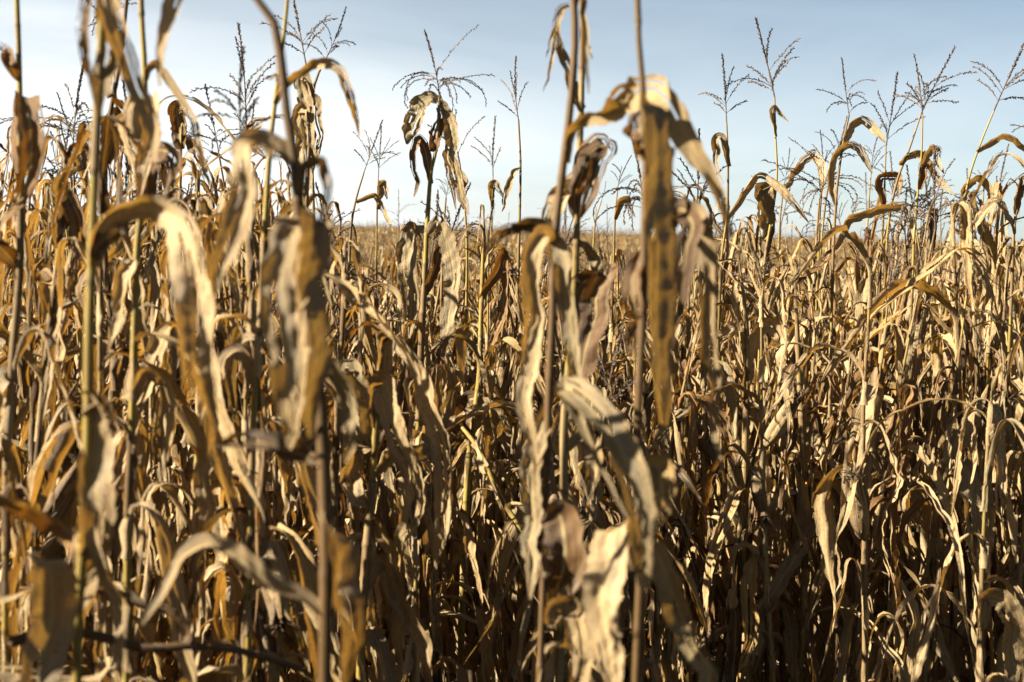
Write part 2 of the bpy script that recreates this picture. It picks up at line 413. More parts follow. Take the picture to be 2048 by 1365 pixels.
# ------------------------------------------------------------------ tassels
def tassel_arr(seed, nb=8, spread=0.9, droop=0.5, dens=1.0, low=False, bl=1.0):
    """unit: axis 0.36 m long along +Z from the top of the stalk"""
    r = np.random.default_rng(seed); A = Acc()
    L = 0.36
    bend = r.uniform(-0.05, 0.05, 2)
    def axis(z): return np.stack([bend[0] * (z / L) ** 2, bend[1] * (z / L) ** 2, z], -1)
    z = np.linspace(0, L, 3 if low else 8)
    A.add(*tube(axis(z), np.linspace(0.0036, 0.0016, len(z)), 3 if low else 5), 0.5, 0)
    def spikelet(P, D, ln, w):
        A.add(*tube(np.stack([P, P + D * ln * .45, P + D * ln]), [w * .25, w, w * .12], 3), 0.5, 0)
    def cover(P, D, n, ln, w, out):
        for i in range(n):
            f = (i + r.uniform(-.3, .3)) / n
            k = np.clip(f, 0, 1) * (len(P) - 1); i0 = int(min(k, len(P) - 2)); u = k - i0
            p = P[i0] * (1 - u) + P[i0 + 1] * u
            d = norm(D[i0] + out * norm(r.normal(size=3)))
            spikelet(p, d, ln * r.uniform(.8, 1.25), w * r.uniform(.8, 1.2))
    zz = np.linspace(L * .42, L, 12); P = axis(zz); D = norm(np.gradient(P, axis=0))
    cover(P, D, int((16 if low else 95) * dens), 0.0125, 0.0032 * (1.4 if low else 1), 0.75)
    for b in range(nb):
        z0 = L * r.uniform(.02, .40) ; az = b * 2.4 + r.uniform(-.6, .6)
        ln = r.uniform(.13, .24) * bl; e = math.radians(90 - 70 * spread * r.uniform(.45, 1.0)); dd = droop * r.uniform(.3, 1.8)
        n = 5 if low else 12
        q = np.linspace(0, 1, n); el = e - dd * 1.9 * q ** 1.3
        dirs = np.stack([np.cos(el) * np.cos(az + .3 * q * r.uniform(-1, 1)), np.cos(el) * np.sin(az), np.sin(el)], -1)
        P = axis(np.array([z0]))[0] + np.vstack([[0, 0, 0], np.cumsum(dirs[1:] * ln / (n - 1), axis=0)])
        A.add(*tube(P, np.linspace(.0016, .0010, n), 3), .5, 0)
        if not low:
            cover(P[2:], norm(dirs[2:]), int(r.integers(26, 38) * dens), 0.0135, 0.0030, 0.65)
        else:
            cover(P[1:], norm(dirs[1:]), 5, 0.016, 0.002, 0.3)
    return A.arr()
TASSEL_SPEC = [(1, 8, .9, .5), (2, 9, .75, .35), (3, 6, .6, .15), (4, 11, 1.1, .9), (5, 5, .5, .2), (6, 9, 1.0, .6), (7, 7, .8, .3), (8, 3, .5, .4), (9, 12, 1.2, 1.0), (10, 8, .65, .25), (11, 16, 1.05, .8)]
TASSEL_ME = [mesh_from('tassel', tassel_arr(s, nb, sp, dr, bl=1.65 if s == 11 else 1.0, dens=1.6 if s == 11 else 1.0), [M_TASSEL], smooth=False) for s, nb, sp, dr in TASSEL_SPEC]
TASSEL_LOW = [tassel_arr(s + 50, nb, sp, dr, 1, True) for s, nb, sp, dr in TASSEL_SPEC[:6]]

# ------------------------------------------------------------------ ears
def ear_arrs(seed, open_=False):
    r = np.random.default_rng(seed)
    Lh, Rr = r.uniform(.19, .24), r.uniform(.022, .029)
    q = np.linspace(0, 1, 16)
    A = Acc()
    prof = np.interp(q, [0, .06, .3, .6, .85, 1], [.25, .62, 1.0, .92, .55, .18]) * Rr
    nside = 18; th = np.linspace(0, 2 * math.pi, nside + 1)
    fold = 1 + .07 * np.sin(th * 5 + r.uniform(0, 6)) + .04 * np.sin(th * 11 + 1)
    fold[-1] = fold[0]
    sw = .012 * np.sin(q * 3 + r.uniform(0, 6))
    V = np.stack([prof[:, None] * fold * np.cos(th) + sw[:, None], prof[:, None] * fold * np.sin(th), np.broadcast_to((q * Lh)[:, None], (16, nside + 1))], -1)
    U = np.stack([np.broadcast_to(th / 6.283, (16, nside + 1)), np.broadcast_to((q * Lh)[:, None], (16, nside + 1))], -1)
    if not open_:
        A.add(V.reshape(-1, 3), grid_faces(16, nside + 1), U.reshape(-1, 2), r.random(), 1.0)
    for k in range(5 if not open_ else 4):       # husk leaves wrapped round it, tips loose
        az = k * 2.1 + r.uniform(-.4, .4); n = 16; qq = np.linspace(0, 1, n)
        Lk = Lh * r.uniform(.9, 1.35)
        rad = np.interp(qq * Lk / Lh, [0, .06, .3, .6, .85, 1, 1.4], [.3, .65, 1.05, .98, .7, .6, 1.1]) * Rr * (1.05 + .05 * k) + (.030 * qq ** 2 if open_ else .012 * qq ** 4)
        C = np.stack([rad * np.cos(az), rad * np.sin(az), qq * Lk], -1)
        T = norm(np.gradient(C, axis=0)); Bv = np.array([-math.sin(az), math.cos(az), 0.0]); B = norm(Bv - (T @ Bv)[:, None] * T)
        h = np.interp(qq, [0, .15, .5, .8, 1], [.4, 1, 1.05, .6, .05]) * Rr * 1.25
        V2, F2, U2 = ribbon(C, T, B, h, np.full(n, 1.15), qq * Lk, 7, r, ruffle=.12)
        A.add(V2, F2, U2, r.random(), 1.0)
    S = Acc()
    for k in range(34):                          # dried silk tuft
        d = norm(np.array([r.normal() * .6, r.normal() * .6, 1.0 + r.normal() * .3])); n = 5; qq = np.linspace(0, 1, n)
        ln = r.uniform(.025, .06)
        P = np.array([0, 0, Lh * .97]) + qq[:, None] * d * ln + np.stack([qq ** 2 * r.normal() * .018, qq ** 2 * r.normal() * .018, -qq ** 2 * r.uniform(0, .03)], -1)
        S.add(*tube(P, np.linspace(.0022, .0010, n), 3), .5, 0)
    K = Acc()
    if open_:
        rows, cols_ = 30, 16
        K.add(*tube(np.stack([np.zeros(8), np.zeros(8), np.linspace(.01, Lh * .93, 8)], -1), np.interp(np.linspace(0, 1, 8), [0, .2, .7, 1], [.012, .018, .017, .007]), 12), .5, 0)
        for i in range(rows):
            f = i / (rows - 1); rr = np.interp(f, [0, .1, .6, 1], [.014, .0195, .018, .009])
            for j in range(cols_):
                a = (j + .5 * (i % 2) * 0) / cols_ * 6.283; z = .014 + f * Lh * .88
                u = np.array([math.cos(a), math.sin(a), 0.0]); c = u * rr + np.array([0, 0, z])
                w = rr * 6.283 / cols_ * .47
                K.add(*tube(np.stack([c - u * .003, c + u * .0008, c + u * .0028]), [w, w, w * .45], 5), .5, 0)
    return A.arr(), S.arr(), (K.arr() if open_ else None)
EARS = []
for k in range(6):
    a, s_, _ = ear_arrs(100 + k)
    EARS.append((mesh_from('ear_husk', a, [M_HUSK]), mesh_from('silk', s_, [M_SILK])))
_a, _s, _k = ear_arrs(120, True)
OPEN_EAR = (mesh_from('ear_husk', _a, [M_HUSK]), mesh_from('silk', _s, [M_SILK]), mesh_from('kernels', _k, [M_KERN]))

def add_ear(parent, loc, az, tilt, scale=1.0, open_=False, k=None):
    me = OPEN_EAR if open_ else EARS[k if k is not None else int(rng.integers(len(EARS)))]
    e = link('ear', me[0], parent, loc, (0, tilt, az), (scale,) * 3)
    if open_:
        link('kernels', me[2], e)
    else:
        link('silk', me[1], e)
    return e

# ------------------------------------------------------------------ stalks
def stalk_arr(P, R, nodes, sides=10, rnd=.3, nseg=None):
    """P control points bottom -> top, R radius per point, node positions in metres along the stalk"""
    P = np.asarray(P, float)
    n = nseg or 40
    RR, q = catmull(P, n, np.asarray(R, float)[:, None])
    tot = q[-1]
    extra = []
    for z in nodes:
        if 0.02 < z < tot - .02: extra += [z - .012, z - .005, z, z + .006, z + .014]
    qq = np.unique(np.clip(np.concatenate([q, extra]) if extra else q, 0, tot))
    Q = np.stack([np.interp(qq, q, RR[:, k]) for k in range(4)], -1)
    nd = np.zeros(len(qq))
    for z in nodes: nd = np.maximum(nd, np.exp(-((qq - z) / .0055) ** 2))
    rr_ = np.random.default_rng(int(rnd * 1e5) + len(qq)); bnd = np.searchsorted(np.asarray(list(nodes) + [1e9]), qq + .001)
    shr = rr_.random(len(nodes) + 2); shw = rr_.random(len(nodes) + 2) < (.25 if rnd < .2 else .62)
    rad = Q[:, 3] * (1 + .12 * nd) * np.where(shw[bnd], 1.10, .94)
    rnd_v = np.where(shw[bnd], .62 + .36 * shr[bnd], np.clip(rnd * .5 + .1 * shr[bnd], 0, .55))
    if rnd > .88: rnd_v = np.where(shw[bnd], .985, .55)
    V, F, U = tube(Q[:, :3], rad, sides)
    nv_ = (rr_.random(len(nodes) + 2) * .7 + .2)[bnd]
    A = Acc().add(V, F, U, np.repeat(rnd_v, sides + 1), np.repeat(nd * nv_, sides + 1))
    return A.arr(), (qq, Q)

def stalk_at(info, z):
    qq, Q = info
    p = np.array([np.interp(z, qq, Q[:, k]) for k in range(4)])
    p2 = np.array([np.interp(z + .03, qq, Q[:, k]) for k in range(4)]); p1 = np.array([np.interp(z - .03, qq, Q[:, k]) for k in range(4)])
    return p[:3], p[3], norm(p2[:3] - p1[:3])

def rot_to(axis, az, extra=0.0):
    """euler that carries +Z to axis after a turn az about Z"""
    q = Vector((0, 0, 1)).rotation_difference(Vector(axis)) @ Quaternion((0, 0, 1), az)
    return q.to_euler()

def auto_leaves(root, org, info, zlist, r, az0, size=1.0, kinds=None):
    for i, z in enumerate(zlist):
        p, rad, ax = stalk_at(info, z)
        k = int(r.integers(len(LEAFP)))
        if kinds:
            for _ in range(12):
                if LEAFP[k]['kind'] in kinds: break
                k = int(r.integers(len(LEAFP)))
        az = az0 + (i % 2) * math.pi + r.normal() * .45
        tot = info[0][-1]
        f = z / tot
        s = size * np.interp(f, [0, .2, .5, .8, 1], [.7, .95, 1.12, .9, .55]) * r.uniform(.85, 1.15)
        sc = s; sr = min(1.6, max(.55, rad / .0092))
        link('leaf', LEAF_ME[k], root, p - org, rot_to(ax, az), (sc, sc, sc))

def thing(label, P0, group, cat='corn plant', name='corn_plant'):
    o = bpy.data.objects.new(name, None); col.objects.link(o); o.empty_display_size = .1
    o.location = P0; tag(o, label, cat, group)
    return o
GROUP = 'dry corn plants standing in the field'

def corn_plant(x, y, H, r, label, lean=(0, 0), tassel=True, ear=True, top_bare=0.12, size=1.0, nleaf=None, tscale=1.0):
    z0 = float(ground_z(x, y)); org = np.array([x, y, z0])
    root = thing(label, org, GROUP)
    bow = r.normal(size=2) * .03 * H
    P = [np.array([x + lean[0] * f ** 2 * H + bow[0] * math.sin(f * 3.1), y + lean[1] * f ** 2 * H + bow[1] * math.sin(f * 3.1), z0 - .03 + f * H]) for f in (0, .25, .5, .75, 1)]
    R = [.0120, .0108, .0085, .0054, .0032]
    sp = .145; zz = .12 + r.uniform(0, .1); nodes = []
    while zz < H - .06: nodes.append(zz); zz += sp * r.uniform(.8, 1.15)
    arr, info = stalk_arr([p - org for p in P], R, nodes, rnd=r.random())
    link('stalk', mesh_from('stalk', arr, [M_STALK]), root)
    lz = [z for z in nodes if z > .15 and z < H - top_bare]
    a0_ = r.uniform(0, 6.28)
    auto_leaves(root, np.zeros(3), info, [z for z in lz if z < .6 * H], r, a0_, size, ('hang', 'break', 'twist'))
    auto_leaves(root, np.zeros(3), info, [z for z in lz if z >= .6 * H], r, a0_, size)
    auto_leaves(root, np.zeros(3), info, [z + .05 for z in lz if z < .58 * H], r, a0_ + 1.4, size * .95, ('hang', 'twist'))
    if ear:
        cand = [z for z in nodes if .75 < z < 1.3]
        if cand:
            z = cand[-1]; p, rad, ax = stalk_at(info, z); az = -1.57 + r.normal() * .9
            tilt = r.choice([r.uniform(.2, .6), r.uniform(2.2, 2.9)])
            add_ear(root, p + np.array([math.cos(az), math.sin(az), 0]) * .012, az, tilt, r.uniform(.85, 1.1))
    if not tassel:
        Lt = info[0][-1]; auto_leaves(root, np.zeros(3), info, [Lt - .02, Lt - .06], r, r.uniform(0, 6), 1.1, ('stiff', 'break', 'twist'))
    if tassel:
        p, rad, ax = stalk_at(info, info[0][-1] - .001)
        link('tassel', TASSEL_ME[int(r.integers(len(TASSEL_ME)))], root, p, rot_to(norm(ax + r.normal(size=3) * .12), r.uniform(0, 6.28)), (tscale * r.uniform(.8, 1.15),) * 3)
    return root

# ------------------------------------------------------------------ plants placed one by one
def hero_leaf(root, org, spec, d, r):
    """spec: pts [(px,py[,dd])], w in px, tw degrees start/end or list, curl, tone"""
    pts = spec['p']; dd0 = spec.get('d', d)
    P = np.array([at(a[0], a[1], dd0 + (a[2] if len(a) > 2 else 0.0)) for a in pts])
    n = spec.get('n', 70)
    C, s = catmull(P, n); C = C[:, :3]
    sp_ = np.concatenate([[0], np.cumsum(np.linalg.norm(np.diff(P, axis=0), axis=1))]); qq_ = np.linspace(0, sp_[-1], n)
    Lc = np.stack([np.interp(qq_, sp_, P[:, k]) for k in range(3)], -1)
    C = .5 * C + .5 * Lc
    K = np.array([1, 2, 3, 2, 1.0]); K /= K.sum(); Cp = np.vstack([C[:1]] * 2 + [C] + [C[-1:]] * 2)
    C = np.stack([np.convolve(Cp[:, k], K, 'valid') for k in range(3)], -1); Ln = s[-1]
    q = s / Ln
    for _ in range(3):
        kp = r.uniform(.2, .9); C = C + (r.normal() * RIGHT + r.normal() * .5 * UP)[None, :] * (Ln * .017 * np.interp(q, [0, kp - .1, kp, kp + .12, 1], [0, 0, 1, 0, 0]))[:, None]
    C = C + FWD[None, :] * (.025 * ev(sines(r, 2, 4, 10), q) * sstep(0, .3, q))[:, None]
    T = norm(np.gradient(C, axis=0))
    if spec.get('fx'):
        B0 = norm(RIGHT[None, :] - (T @ RIGHT)[:, None] * T)
    else:
        B0 = norm(np.cross(T, FWD))
    N0 = np.cross(T, B0)
    tw = np.radians(np.interp(q, np.linspace(0, 1, len(spec.get('tw', [0, 0]))), spec.get('tw', [0, 0]))) + .16 * ev(sines(r, 3, 3, 10), q)
    B = np.cos(tw)[:, None] * B0 + np.sin(tw)[:, None] * N0
    w = spec['w'] * dd0 / F_PX * 1.0
    prof = spec.get('prof', [.45, .8, 1, 1, .9, .7, .12])
    h = w / 2 * np.interp(q, np.linspace(0, 1, len(prof)), prof) * (1 + .06 * ev(sines(r, 3, 10, 34), q))
    al = spec.get('curl', .8) * (1 + .5 * ev(sines(r, 2, 5, 14), q))
    V, F, U = ribbon(C, T, B, h, al, s + r.uniform(0, 5), 15, r, ruffle=spec.get('ruf', .12), crinkle=.04, sgn=spec.get('sg', 1.0), tear=True)
    me = mesh_from('leaf', Acc().add(V - org, F, U, spec['c'], 0.0).arr(), [M_LEAF])
    return link('leaf', me, root)

def hero(label, d, stalk, w, leaves=(), tassel=None, auto=None, seed=1, rnd=.2, red=None, size=1.0, ears=(), kinds=None, name='corn_plant', bare=None):
    """stalk: pixels top -> bottom; then it runs on down to the ground. w: px width at each end (top, bottom)"""
    r = np.random.default_rng(seed)
    P = [at(a[0], a[1], d + (a[2] if len(a) > 2 else 0)) for a in stalk]
    P = P[::-1]
    low = P[0]; dirn = low - P[1] if len(P) > 1 else np.array([0, 0, -1.0])
    x, y, z = low; gx, gy = x, y
    if z > .12:
        k = .3 * np.clip(-dirn[0] / min(dirn[2], -.05), -.25, .25)
        gx = x + k * z * .5; gy = y
        g = float(ground_z(gx, gy))
        mids = [np.array([x + (gx - x) * f, y, z + (g - .02 - z) * f]) for f in (1, .66, .33)]
        P = mids + P
    org = np.array([P[0][0], P[0][1], float(ground_z(P[0][0], P[0][1]))])
    root = thing(label, org, GROUP, name=name)
    nP = len(P)
    wr = np.interp(np.linspace(0, 1, nP), [0, .5, 1], [w[1], w[1], w[0]]) * d / F_PX / 2 * .72
    if not tassel and stalk[0][1] > 0: wr[-1] *= .35
    loc = [p - org for p in P]
    tot = sum(np.linalg.norm(loc[i + 1] - loc[i]) for i in range(nP - 1))
    nodes = []; zz = .1 + r.uniform(0, .1)
    while zz < tot - .05: nodes.append(zz); zz += .175 * r.uniform(.85, 1.15)
    arr, info = stalk_arr(loc, wr, nodes, rnd=rnd, nseg=60)
    st = link('stalk', mesh_from('stalk', arr, [M_RED if red else M_STALK]), root)
    for lf in leaves: hero_leaf(root, org, lf, d, r)
    if auto:
        lo, hi = auto; zl = [z for z in nodes if lo < z < hi]
        auto_leaves(root, np.zeros(3), info, zl, r, r.uniform(-.6, .6), size, kinds)
    if not tassel and stalk[0][1] > 0:
        Lt = info[0][-1]; auto_leaves(root, np.zeros(3), info, [Lt - .03, Lt - .07], r, r.uniform(0, 6), .9, ('hang', 'break', 'twist'))
    if tassel:
        tip, var = at(tassel[0], tassel[1], d), tassel[2]
        base = P[-1]; v = tip - base; ln = np.linalg.norm(v)
        link('tassel', TASSEL_ME[var], root, base - org, rot_to(norm(v), tassel[3] if len(tassel) > 3 else r.uniform(0, 6.28)), (ln / .36,) * 3)
    for (ez, az, tilt, op) in ears:
        p, rad, ax = stalk_at(info, ez)
        add_ear(root, p + np.array([math.cos(az), math.sin(az), 0]) * .014, az, tilt, 1.0, op)
    return root, info, org

def lf(p, w, c, tw=(0, 0), curl=.8, **k):
    return dict(p=p, w=w, c=c, tw=list(tw), curl=curl, **k)
#HEROES#
HERO_XY = []
def H_(*a, **k):
    root, info, org = hero(*a, **k); HERO_XY.append((org[0], org[1])); return root

H_('tall corn stalk at the far left edge with a folded orange leaf hanging from it', 2.8,
   [(30, -330), (33, -40), (38, 120), (42, 330), (40, 540), (27, 700), (16, 880), (12, 1050)], (14, 22),
   [lf([(42, 165), (24, 125), (4, 98), (-40, 80)], 30, .89, (20, 40), 1.2),
    lf([(40, 350), (42, 290), (44, 220), (48, 194, -.015), (54, 200, -.04), (62, 250, -.05), (66, 300, -.05), (62, 345, -.04), (46, 385, -.03), (22, 425), (-4, 458)], 54, .87, (10, 0, -10, 10, 30), .4, fx=1, prof=[.5, .9, 1, 1, 1, .8, .5, .1]),
    lf([(40, 560), (20, 520), (-10, 470), (-60, 420)], 40, .9, (20, 20), 1.0),
    lf([(25, 770), (15, 750), (0, 770), (-10, 850), (-5, 930)], 60, .28, (20, 20), .8)],
   tassel=(25, -700, 1), auto=(.15, 1.7), size=.8, kinds=('hang', 'break'), seed=3, rnd=.05)
H_('thick blurred corn stalk at left with a wide cream leaf arching right', 2.05,
   [(232, -420), (212, -100), (203, 60), (196, 200), (187, 400), (182, 560), (178, 700), (175, 900), (165, 1100), (155, 1300)], (20, 31),
   [lf([(206, -60), (190, -110), (178, -60), (177, 40), (179, 120), (181, 195)], 34, .91, (0, 20), 1.0),
    lf([(206, -90), (222, -100), (222, -20), (214, 80), (208, 150), (205, 240)], 58, .70, (10, -20), .7),
    lf([(215, -200), (232, -230), (240, -90), (232, 0), (232, 60), (250, 110), (280, 180), (303, 250), (306, 330)], 52, .12, (10, 40, -20, 10), .8),
    lf([(225, -330), (280, -420), (340, -300), (366, -90), (352, 20), (338, 90), (331, 185)], 62, .14, (60, 10, 30), .9),
    lf([(183, 540), (192, 470), (222, 425), (290, 408, -.03), (345, 432, -.06), (383, 490, -.08), (396, 560, -.08), (398, 640, -.08), (396, 720, -.08), (415, 800, -.05), (430, 870, -.03)], 84, .13, (55, 60, 20, -10, 10), .6),
    lf([(188, 520), (205, 480), (230, 455), (258, 440)], 44, .96, (20, 40), .9),
    lf([(160, 790), (180, 790), (200, 840), (192, 920), (200, 1010), (186, 1090), (165, 1180), (150, 1240)], 78, .30, (40, 10, -20, 20), .6),
    lf([(165, 830), (205, 800), (235, 830), (222, 870)], 50, .25, (60, 50), .7),
    lf([(164, 1130), (150, 1085), (105, 1045), (50, 1008), (-30, 975)], 58, .85, (-30, -40, -30), .9),
    lf([(155, 1220, .02), (125, 1150), (110, 1116, -.02), (105, 1124, -.04), (99, 1190, -.05), (92, 1270, -.05), (86, 1390, -.05)], 96, .28, (-10, -25, -15), .35, fx=1, prof=[.3, .35, .5, .9, 1, 1, .9, .8]),
    lf([(168, 1000), (195, 1080), (215, 1180), (245, 1290), (246, 1390)], 38, .2, (10, 40), .9)],
   auto=(.1, 1.1), size=.6, seed=5, rnd=.12, kinds=('hang',))
H_('corn stalk left of the broad arching leaf, pale split leaf folded on it', 2.75,
   [(276, -260), (282, 0), (289, 130), (290, 260), (284, 400), (274, 500), (270, 650), (266, 780), (262, 900), (256, 1060)], (14, 23),
   [lf([(289, 330), (274, 270), (272, 215), (286, 198, -.03), (300, 215, -.05), (300, 280, -.05), (285, 340, -.05), (282, 400, -.04)], 46, .15, (10, 0, 20), .7, fx=1),
    lf([(289, 170), (295, 140), (312, 125), (330, 145), (362, 195), (392, 245), (408, 320), (430, 385)], 24, .2, (40, 20, 0), 1.0),
    lf([(288, 430), (300, 360), (306, 305), (325, 298, -.03), (345, 315, -.04), (340, 360, -.04), (326, 405, -.04)], 52, .9, (0, 20), .5),
    lf([(286, 300), (262, 262), (240, 240), (225, 250)], 26, .86, (20, 20), .9),
    lf([(272, 560), (262, 520), (250, 560), (235, 640), (215, 700)], 40, .2, (20, 20), .8),
    lf([(266, 800), (290, 740), (330, 760), (345, 850), (330, 960)], 36, .3, (20, 50), .8)],
   tassel=(262, -520, 0), auto=(.15, 1.75), size=.8, kinds=('hang', 'twist'), seed=8, rnd=.1)
H_('thin dark corn stalk leaning behind the blurred leaves at upper left', 3.5,
   [(262, -120), (245, 90), (222, 220), (212, 300), (210, 500), (225, 700)], (9, 16),
   [lf([(238, 120), (215, 160), (228, 190, -.04), (252, 215), (270, 230)], 26, .93, (20, 20), .9),
    lf([(214, 330), (235, 250), (262, 285), (300, 330), (310, 400)], 42, .89, (20, 30), .9),
    lf([(213, 270), (240, 240), (262, 232), (245, 300), (225, 350)], 22, .14, (10, 40), .9)],
   tassel=(250, -330, 2), auto=(.2, 2.2), size=.8, seed=9, rnd=.9)
H_('broken-topped dark corn stalk, blurred, bending down in front at left', 1.95,
   [(430, -160), (475, -50), (522, 8), (550, 50), (562, 120), (574, 230), (588, 320), (598, 430), (612, 560), (630, 700), (644, 850), (650, 1030), (652, 1180)], (14, 34),
   [lf([(592, 345), (572, 305), (530, 286), (490, 292, -.03), (478, 330, -.06), (484, 385, -.06), (470, 440, -.05), (452, 510, -.03), (436, 590)], 66, .26, (50, 30, 0, 10), .6),
    lf([(590, 340), (560, 295), (540, 300), (560, 320)], 34, .88, (40, 30), .8),
    lf([(622, 520, .03), (605, 460, .02), (592, 434, -.01), (588, 438, -.04), (578, 490, -.06), (564, 570, -.06), (575, 660, -.06), (576, 740, -.05), (590, 830, -.04), (578, 900)], 88, .30, (10, 0, -10, 10, 30), .35, fx=1),
    lf([(640, 540, .03), (638, 470, .02), (634, 438, -.01), (630, 442, -.035), (622, 500, -.06), (622, 600, -.06), (630, 690, -.05), (612, 790, -.04), (622, 880)], 74, .72, (-30, -40, -30), .4, fx=1),
    lf([(595, 420), (612, 330), (640, 315), (655, 370), (652, 440), (636, 500)], 30, .89, (20, 30), .9),
    lf([(650, 1200), (660, 1110), (668, 1060, -.02), (672, 1052, -.05), (680, 1080, -.08), (696, 1160, -.08), (700, 1260, -.08), (688, 1380, -.06)], 80, .79, (-35, -50, -35), .5, fx=1),
    lf([(648, 1230), (600, 1190), (540, 1160), (470, 1110), (420, 1092), (375, 1112), (330, 1180), (285, 1250)], 50, .29, (30, 50, 20), .9),
    lf([(645, 930), (600, 915), (545, 890), (480, 885), (430, 890)], 50, .97, (30, 20), .9),
    lf([(640, 760), (660, 730), (690, 780), (700, 850), (690, 930)], 44, .66, (20, 20), .8)],
   auto=(.1, .9), size=.6, kinds=('hang',), seed=12, rnd=.95)
H_('slim yellowish corn stalk left of centre with a long leaf arching to the right', 2.9,
   [(580, -60), (568, 70), (552, 190), (540, 300), (530, 450), (520, 650), (510, 780), (505, 900), (500, 1050)], (10, 19),
   [lf([(548, 210), (562, 178), (590, 150), (620, 128, -.03), (652, 118, -.05), (684, 140, -.05), (700, 185, -.04), (712, 235), (719, 275)], 27, .16, (30, 60, 20, 10), .9),
    lf([(560, 150), (552, 155), (540, 158), (530, 158)], 12, .9, (30, 20), .9),
    lf([(530, 520), (545, 470), (560, 480), (585, 560), (570, 640)], 38, .87, (20, 20), .9),
    lf([(518, 680), (490, 680), (450, 720), (425, 780), (405, 850)], 40, .3, (40, 30), .9),
    lf([(510, 780), (485, 700), (455, 715), (432, 800), (425, 920), (405, 1040), (385, 1190)], 42, .30, (20, 20, 0), .7)],
   auto=(.15, 1.8), size=.75, kinds=('hang', 'twist', 'break'), seed=15, rnd=.08)
H_('dark corn stalk right of centre supporting the long leaf bent to the right', 2.5,
   [(1130, -260), (1146, -20), (1150, 80), (1142, 200), (1130, 300), (1118, 400), (1108, 500), (1105, 640), (1098, 780), (1092, 1000)], (17, 21),
   [lf([(1130, 330), (1136, 270), (1160, 240, -.03), (1215, 222, -.1), (1265, 195, -.2), (1310, 183, -.27), (1345, 215, -.3), (1378, 290, -.3), (1420, 355, -.3), (1442, 415, -.28), (1462, 480, -.25)], 64, .52, (50, 40, 55, 10, 0, -20, 20), .6, prof=[.35, .45, .55, .8, 1.1, 1.1, .85, .6, .3, .1]),
    lf([(1112, 500), (1092, 455), (1050, 445), (1005, 455), (972, 500)], 42, .975, (-40, -50, -30), .7),
    lf([(1108, 540), (1105, 480), (1085, 465, -.03), (1065, 510, -.05), (1058, 600, -.05), (1064, 720, -.05), (1058, 840, -.04), (1075, 950)], 44, .14, (20, 0, 20), .7),
    lf([(1106, 540), (1112, 480), (1120, 540, -.04), (1138, 620, -.05), (1150, 720, -.04), (1168, 830)], 40, .75, (10, 20), .8),
    lf([(1100, 800), (1085, 850), (1062, 940), (1070, 1060), (1060, 1200)], 48, .72, (10, 30), .6),
    lf([(1095, 1060), (1120, 1030), (1130, 1100), (1118, 1180), (1100, 1260)], 90, .94, (10, 0), .5),
    lf([(1095, 1250), (1110, 1215), (1150, 1225), (1165, 1300), (1150, 1400)], 60, .32, (20, 0), .5),
    lf([(1148, 20), (1168, -60), (1175, 20), (1170, 110), (1178, 190)], 20, .7, (20, 0), 1.2)],
   auto=(.1, 1.3), size=.65, kinds=('hang',), seed=18, rnd=.93)
H_('corn stalk right of centre with a shredded curled leaf at its top', 3.1,
   [(1150, -300), (1163, 0), (1164, 120), (1162, 225), (1158, 330), (1154, 450), (1150, 560), (1140, 700), (1128, 860), (1128, 1010)], (11, 21),
   [lf([(1162, 222), (1148, 190), (1132, 140), (1115, 95, .02), (1112, 50), (1124, 18), (1140, 12)], 32, .67, (20, 40, 0, -30), 1.1, prof=[.7, .9, 1, 1, .8, .8, .5]),
    lf([(1122, 30), (1108, 62), (1092, 118)], 9, .75, (0, 10), 1.2), lf([(1112, 60), (1102, 130), (1086, 185)], 9, .15, (0, 10), 1.2),
    lf([(1163, 50), (1176, 92), (1184, 122)], 9, .72, (0, 10), 1.2),
    lf([(1150, 430), (1156, 350), (1172, 295), (1192, 270, -.03), (1212, 274, -.03), (1224, 302, -.02)], 32, .12, (20, 40, 60), .8),
    lf([(1158, 440), (1148, 400, -.02), (1168, 340, -.05), (1190, 285, -.05), (1204, 300, -.05), (1192, 350, -.05), (1175, 400, -.05), (1158, 440, -.03)], 42, .95, (10, 0), .5, fx=1),
    lf([(1152, 350), (1130, 380), (1105, 430), (1090, 500)], 46, .17, (20, 20), .8),
    lf([(1146, 640), (1160, 570), (1185, 552, -.03), (1208, 566, -.05), (1195, 620, -.05), (1170, 700, -.05), (1158, 800, -.05), (1150, 850)], 58, .93, (10, 10, 0), .5, fx=1),
    lf([(1150, 480), (1185, 500), (1205, 560), (1202, 640)], 30, .7, (20, 20), .9),
    lf([(1130, 900), (1165, 860), (1190, 910), (1180, 1000)], 40, .3, (20, 20), .9)],
   tassel=(1140, -560, 5), auto=(.15, 1.6), size=.75, kinds=('hang', 'twist'), seed=21, rnd=.55)
